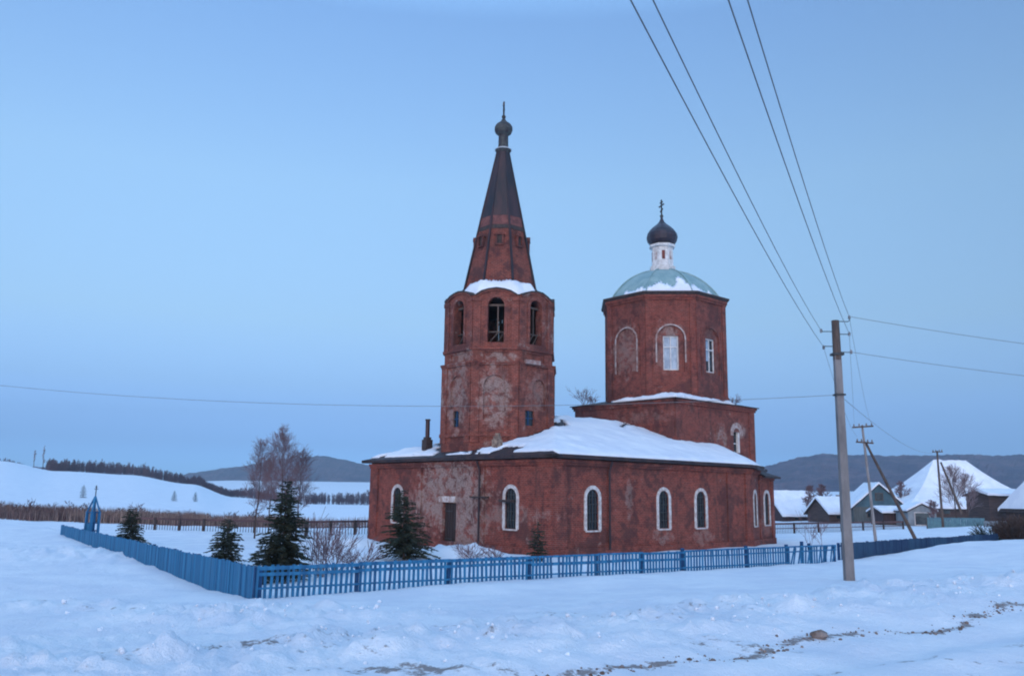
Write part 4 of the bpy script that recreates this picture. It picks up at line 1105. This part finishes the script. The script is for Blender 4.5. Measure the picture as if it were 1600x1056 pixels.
# leaning pair of poles behind
def far_pole(base, top, strut, arms, label, mat, r0, Yd, group=None):
    Bp = Vector(base); o = empty('utility_pole', Bp); tag(o, label, 'utility pole', group)
    Tp = Vector(top) - Bp
    t = MB(); t.tube([Vector((0, 0, -.4)), Tp * .5, Tp], [r0, r0 * .85, r0 * .7], 8); t.build('shaft', M[mat], o)
    if strut:
        t = MB(); t.tube([Vector(strut[0]) - Bp, Vector(strut[1]) - Bp - Vector((0, 0, .4))], [r0 * .7, r0], 8); t.build('strut', M[mat if mat == 'wood' else 'wood'], o)
    for (f_, hw, tilt) in arms:
        c_ = Tp * f_; t = MB(); t.bar(c_ + Vector((-hw, -.1, -tilt)), c_ + Vector((hw, -.1, tilt)), .09, .11); a_ = t.build('crossarm', M['wood'], o)
        for s_ in (-.85, -.35, .35, .85):
            t = MB(); q = c_ + Vector((hw * s_, -.1, tilt * s_ + .05)); t.lathe(tuple(q), [(.03, 0), (.06, .03), (.05, .14), (.02, .2)], 7); t.build('insulator', M['insul'], a_)
    return o
gz2 = ground_z(*at(1368, 828, 62).xy)
b2 = at(1368, 828, 62); b2.z = gz2
far_pole(b2, at(1347, 664, 62), (at(1353, 692, 62), at(1430, 833, 58)), [(.985, .75, .06), (.85, .62, -.04)], 'leaning concrete pole with two crossarms and a long brace right of the tall pole', 'concrete2', .12, 62)
b3 = at(1472, 802, 92); b3.z = ground_z(b3.x, b3.y)
far_pole(b3, at(1464, 704, 92), (at(1470, 722, 92), at(1503, 797, 90)), [(.985, .55, .02)], 'dark wooden pole with a brace in front of the big snowy roof', 'wood', .14, 92)
for k, (hk, dx, f_) in enumerate((('r2', -.6, .985), ('r1', .6, .985), ('l2', -.5, .85))):
    T2_ = at(1347, 664, 62) if f_ > .9 else at(1350, 686, 62); wire(hooks[hk], T2_ + Vector((dx, -.1, .15)), .5, .006, ['left', 'right', 'lower'][k] + ' thin wire between the tall concrete pole and the leaning pole behind it', WG)
wire(o0 + pl(.70), at(1464, 706, 92) + Vector((0, -.1, .1)), .8, .008, 'thin cable from the tall pole to the far wooden pole', WG)
# ------------------------------------------------------------------ village
M['h_grey'] = simple('grey_green_boards', (.12, .13, .125), (.075, .08, .08), 2.0, .85, 0, (5, 5, .4))
M['h_brown'] = simple('brown_logs', (.10, .07, .065), (.06, .042, .042), 2.0, .85, 0, (.4, .4, 5))
M['h_dark'] = simple('dark_shed_boards', (.05, .035, .04), (.085, .055, .06), 2.0, .85, 0, (5, 5, .4))
M['h_pale'] = simple('pale_shed_front', (.24, .27, .29), (.17, .19, .21), 1.5, .85)
M['h_blue'] = simple('light_blue_gable', (.07, .135, .165), (.05, .09, .115), 2.0, .8)
def house(name, label, loc, rz_, Lx, Wy, Hw, Hr, wall, hip=0.0, gable=None, windows=(), snow_t=.3, over=.4, chim=None, group='village houses beyond the church', cat='house', snowmat='snow', sag=0.0):
    o = empty(name, loc, rz_); tag(o, label, cat, group)
    t = MB(); x, y = Lx / 2, Wy / 2
    zt = Hw
    t.add([(-x, -y, -1), (x, -y, -1), (x, y, -1), (-x, y, -1), (-x, -y, Hw), (x, -y, Hw), (x, y, Hw), (-x, y, Hw)], [(0, 1, 5, 4), (1, 2, 6, 5), (2, 3, 7, 6), (3, 0, 4, 7), (4, 5, 6, 7)])
    t.build('wall', M[wall], o)
    if hip < .05:
        for s_ in (-1, 1):
            t = MB(); e = .1; t.add([(s_ * x, -y, Hw), (s_ * x, y, Hw), (s_ * x, 0, Hw + Hr), (s_ * (x - e), -y, Hw), (s_ * (x - e), y, Hw), (s_ * (x - e), 0, Hw + Hr)], [(0, 1, 2), (3, 5, 4), (0, 2, 5, 3), (1, 4, 5, 2)])
            t.build('gable', M[gable or wall], o)
    # roof and snow, same form at two thicknesses
    def roofshape(off, th, ov, mb):
        X, Y_ = x + ov, y + ov; k = Hr / y; zb = Hw - k * ov + off; rx = (x + ov) - (hip * (x) if hip else 0)
        n = 10
        # grid: rows across y from -Y to Y with the ridge in the middle, hips pull the ends in
        rows = []
        for j in range(-n, n + 1):
            f_ = j / n; zz = Hw + Hr + off - abs(f_) * (Hr + k * ov); xr = rx + (X - rx) * abs(f_)
            zz -= sag * math.sin(abs(f_) * math.pi)
            row = []
            for i in range(-12, 13):
                xx = xr * i / 12; yy = f_ * Y_
                zz2 = zz + (th * .25 * fbm(xx * .8 + loc[0], yy * .8, 4, 3) if th > .2 else 0)
                row.append((xx, yy, zz2))
            rows.append(row)
        base = len(mb.v); w_ = 25
        for r_ in rows: mb.v += r_
        m_ = len(rows)
        for j in range(m_ - 1):
            for i in range(w_ - 1): a = base + j * w_ + i; mb.f.append((a, a + 1, a + 1 + w_, a + w_))
        nb2 = len(mb.v); mb.v += [(p[0], p[1], p[2] - th) for p in mb.v[base:nb2]]
        D_ = nb2 - base
        for j in range(m_ - 1):
            for i in range(w_ - 1): a = base + D_ + j * w_ + i; mb.f.append((a + w_, a + 1 + w_, a + 1, a))
        if hip > .05:
            mid_ = (m_ - 1) // 2
            for sd_ in (0, w_ - 1):
                for j in range(mid_):
                    a, b = base + j * w_ + sd_, base + (j + 1) * w_ + sd_; c, e = base + (m_ - 2 - j) * w_ + sd_, base + (m_ - 1 - j) * w_ + sd_
                    q = (a, b, c, e) if b != c else (a, b, e)
                    mb.f.append(q if sd_ == 0 else tuple(reversed(q)))
        per = [(0, i) for i in range(w_)] + [(j, w_ - 1) for j in range(1, m_)] + [(m_ - 1, i) for i in range(w_ - 2, -1, -1)] + [(j, 0) for j in range(m_ - 2, 0, -1)]
        ids = [base + j * w_ + i for j, i in per]
        for a, b in zip(ids, ids[1:] + ids[:1]): mb.f.append((b, a, a + D_, b + D_))
    t = MB(); roofshape(.03, .12, over, t); rf_ = t.build('roof', M['eave'], o)
    if snow_t: t = MB(); roofshape(.04 + snow_t, snow_t, over - .03, t); t.build('snow_cover', M[snowmat], rf_, smooth=False)
    for (face, a, z, ww, hh) in windows:           # face: 'f' front (-y), 'l' (-x) , 'r' (+x)
        t = MB(); g = MB()
        if face == 'f': t.box((a, -y - .03, z), (ww + .2, .06, hh + .2)); g.box((a, -y - .065, z), (ww, .02, hh))
        else:
            s_ = -1 if face == 'l' else 1; t.box((s_ * (x + .03), a, z), (.06, ww + .2, hh + .2)); g.box((s_ * (x + .065), a, z), (.02, ww, hh))
        f_ = t.build('window', M['trim'] if wall not in ('h_dark', 'h_grey', 'h_brown') else M['wood'], o); g.build('pane', M['glass'], f_)
    if chim: t = MB(); t.box((chim[0], chim[1], Hw + Hr * .8 + .3), (.5, .5, 1.2)); t.build('chimney', M['tan_stone'], o)
    return o
def hl(px, Y, z=None):
    x = ray(px, 790).x * Y; return (x, Y, ground_z(x, Y) if z is None else z)
house('barn', 'long low barn with a smooth snow roof nearest the church on the right', hl(1243, 128), .28, 7.2, 4.5, .9, 1.9, 'h_dark', snow_t=.35, cat='barn', windows=[('f', -1.5, .4, .6, .4)])
house('house', 'snow-covered house roof above the low barn, under the hill', hl(1232, 175), .25, 9.0, 6, 1.6, 2.6, 'h_brown', snow_t=.4, windows=[('f', 1, 1.0, .8, .6)])
house('house', 'brown log house with a shallow snowy roof just left of the tall pole', hl(1303, 120), .3, 5.2, 4.6, 1.3, 1.8, 'h_brown', snow_t=.3, windows=[('f', -1.2, .8, .6, .6), ('f', .9, .8, .6, .6)], chim=(1.2, .5))
house('house', 'grey-green gabled house with a light blue attic right of the tall pole', hl(1363, 116), math.pi / 2 - .12, 6.5, 6.6, 2.0, 2.9, 'h_grey', gable='h_blue', snow_t=.25, windows=[('l', -1.5, 1.2, .7, .9), ('l', 1.2, 1.2, .7, .9), ('l', 0, 3.3, .8, .8)], over=.3)
house('shed', 'low dark shed between the blue-gabled house and the pale garage', hl(1395, 106), .1, 4.2, 3.0, 1.5, .5, 'h_dark', snow_t=.22, cat='shed', windows=[('f', .6, .9, .5, .4)])
house('garage', 'pale-fronted garage with a low gable in front of the big snowy roof', hl(1430, 102), math.pi / 2 - .05, 3.5, 3.2, 1.7, .8, 'h_pale', snow_t=.18, cat='garage', over=.2, windows=[('l', 0, .8, 1.6, 1.3)])
house('house', 'large house hidden under a huge steep snow-covered roof with a brown right wing', hl(1489, 128), .1, 20.5, 12.5, 2.0, 5.9, 'h_brown', hip=.82, snow_t=.45, over=.7, sag=.75, windows=[('f', -5, 1.2, .9, 1.0), ('f', 6.3, 1.3, .9, 1.0)])
house('house', 'brown log house whose snowy roof is cut by the right edge of the photo', hl(1652, 96), .15, 7.5, 6.5, 1.7, 3.0, 'h_brown', snow_t=.35, windows=[('f', -2.4, .8, .7, .7), ('f', 0.6, .8, .7, .7)], hip=.3, over=.6)
house('shed', 'small dark brown shed between the huge snow roof and the right edge house', hl(1556, 104), .15, 4.6, 3.8, 3.0, .5, 'h_brown', snow_t=.25, cat='shed', windows=[('f', -1, 1.2, .5, .5)])
A_ = Vector(hl(1447, 92)[:2]); B_ = Vector(hl(1535, 92)[:2])
board_fence('board_fence', A_, B_, ground_z(*A_) + 1.15, 1.6, 'turquoise board fence in front of the house with the huge snow roof', 'teal_fence', 'wood', 21)
A_ = Vector(hl(1535, 88)[:2]); B_ = Vector(hl(1625, 82)[:2])
board_fence('board_fence', A_, B_, ground_z(*A_) + .6, 1.0, 'low pale greenish board fence before the right edge house', 'h_pale', 'wood', 22)
VG = 'bare trees among the village houses'
bare_tree('bare_tree', hl(1492, 100), 6.0, 81, 'bare pinkish tree in front of the huge snowy roof', VG, .5, .40, mat='twig_pale', tw=.011, nb_=40)
bare_tree('bare_tree', hl(1512, 98), 5.2, 82, 'lower pale bare tree right of the pinkish one before the huge roof', VG, .5, .40, mat='twig_pale', tw=.011, nb_=32)
bare_tree('bare_tree', hl(1268, 122), 4.6, 83, 'small bare tree between the low barn and the brown log house', VG, .5, .35, tw=.025, nb_=22)
bare_tree('bare_tree', hl(1285, 130), 4.8, 84, 'bare tree just behind the brown log house roof', VG, .5, .35, tw=.025, nb_=22)
bare_tree('bare_tree', hl(1410, 125), 5.0, 85, 'bare tree between the blue-gabled house and the huge roof', VG, .5, .35, tw=.025, nb_=20)
bare_tree('bare_tree', hl(1457, 97), 2.6, 86, 'low bushy bare tree beside the turquoise fence', VG, .7, .4, tw=.02, nb_=20)
# ------------------------------------------------------------------ snow clods and grit
def clods(name, label, n, mat, seed, where, s0, s1):
    rnd = random.Random(seed); mb = MB()
    ico = [Vector(v).normalized() for v in ((0, -.526, .851), (0, .526, .851), (0, .526, -.851), (0, -.526, -.851), (.526, -.851, 0), (.526, .851, 0), (-.526, .851, 0), (-.526, -.851, 0), (.851, 0, .526), (.851, 0, -.526), (-.851, 0, .526), (-.851, 0, -.526))]
    F = [(0, 8, 1), (0, 1, 10), (0, 10, 7), (0, 7, 4), (0, 4, 8), (8, 4, 9), (8, 9, 5), (8, 5, 1), (1, 5, 6), (1, 6, 10), (10, 6, 11), (10, 11, 7), (7, 11, 3), (7, 3, 4), (4, 3, 9), (3, 2, 9), (9, 2, 5), (5, 2, 6), (6, 2, 11), (11, 2, 3)]
    for i in range(n):
        x, y = where(rnd); s = s0 * (s1 / s0) ** (rnd.random() ** 2.2); z = ground_z(x, y) + s * .05
        m = Matrix.Rotation(rnd.random() * 6, 3, Vector((rnd.gauss(0, 1), rnd.gauss(0, 1), rnd.gauss(0, 1))).normalized())
        mb.add([m @ Vector((v.x * rnd.uniform(.7, 1.2), v.y * rnd.uniform(.7, 1.2), v.z * rnd.uniform(.6, 1.0))) * s + Vector((x, y, z)) for v in ico], F)
    return tag(mb.build(name, M[mat]), label, 'clods', None, 'stuff')
def bank(rnd):
    q = rnd.uniform(-6, 22); p = 9.0 + 1.2 * fbm(q * .12, .5, 3.1, 2) - .02 * q + rnd.gauss(0, 1.1); return q * EX + p * NX, q * EY + p * NY
def mound(rnd): return rnd.gauss(-4.8, 1.9), rnd.gauss(17.0, 1.5)
def road_edge(rnd):
    q = rnd.uniform(2.5, 16); p = 6.55 + .35 * fbm(q * .45, .1, 5.5, 3) + rnd.gauss(0, .10); return q * EX + p * NX, q * EY + p * NY
clods('snow_clods', 'broken lumps of ploughed snow along the roadside bank', 700, 'clod', 1, bank, .010, .045)
clods('snow_clods', 'lumps of snow on the mound before the fence corner', 160, 'clod', 2, mound, .015, .08)
clods('road_grit', 'brown frozen grit and lumps along the edge of the snowy road', 380, 'dirt', 3, road_edge, .008, .035)
def icelump():
    P = at(1280, 992, 11.0); x, y = P.x, P.y
    return x, y
x_, y_ = icelump()
rnd = random.Random(77); mb = MB()
mb.lathe((0, 0, 0), [(.14, -.08), (.19, .0), (.17, .07), (.09, .12)], 9)
mb.v = [(a * rnd.uniform(.8, 1.25) * 1.3, b * rnd.uniform(.8, 1.2), c * rnd.uniform(.8, 1.2)) for a, b, c in mb.v]; mb.v = [(a * .42, b * .4, c * .5) for a, b, c in mb.v]
o = mb.build('dirty_snow_lump', M['dirt']); o.location = (x_, y_, ground_z(x_, y_) + .03); tag(o, 'dirty brown snow lump at the road edge below the tall pole', 'snow lump')
hz = MB(); hz.box((0, 1500, 245), (9000, 9000, 610)); hzo = hz.build('haze', bpy.data.materials.new('haze_air')); tag(hzo, kind='stuff')
hm = hzo.data.materials[0]; hm.use_nodes = True; hm.node_tree.nodes.clear()
ho = hm.node_tree.nodes.new('ShaderNodeOutputMaterial'); hv = hm.node_tree.nodes.new('ShaderNodeVolumePrincipled')
hv.inputs['Color'].default_value = (.60, .84, 1.0, 1); hv.inputs['Density'].default_value = .00023; hv.inputs['Anisotropy'].default_value = 0.0
hm.node_tree.links.new(hv.outputs[0], ho.inputs['Volume'])
print('objects', len(sc.objects), 'verts', sum(len(o.data.vertices) for o in sc.objects if o.type == 'MESH'))
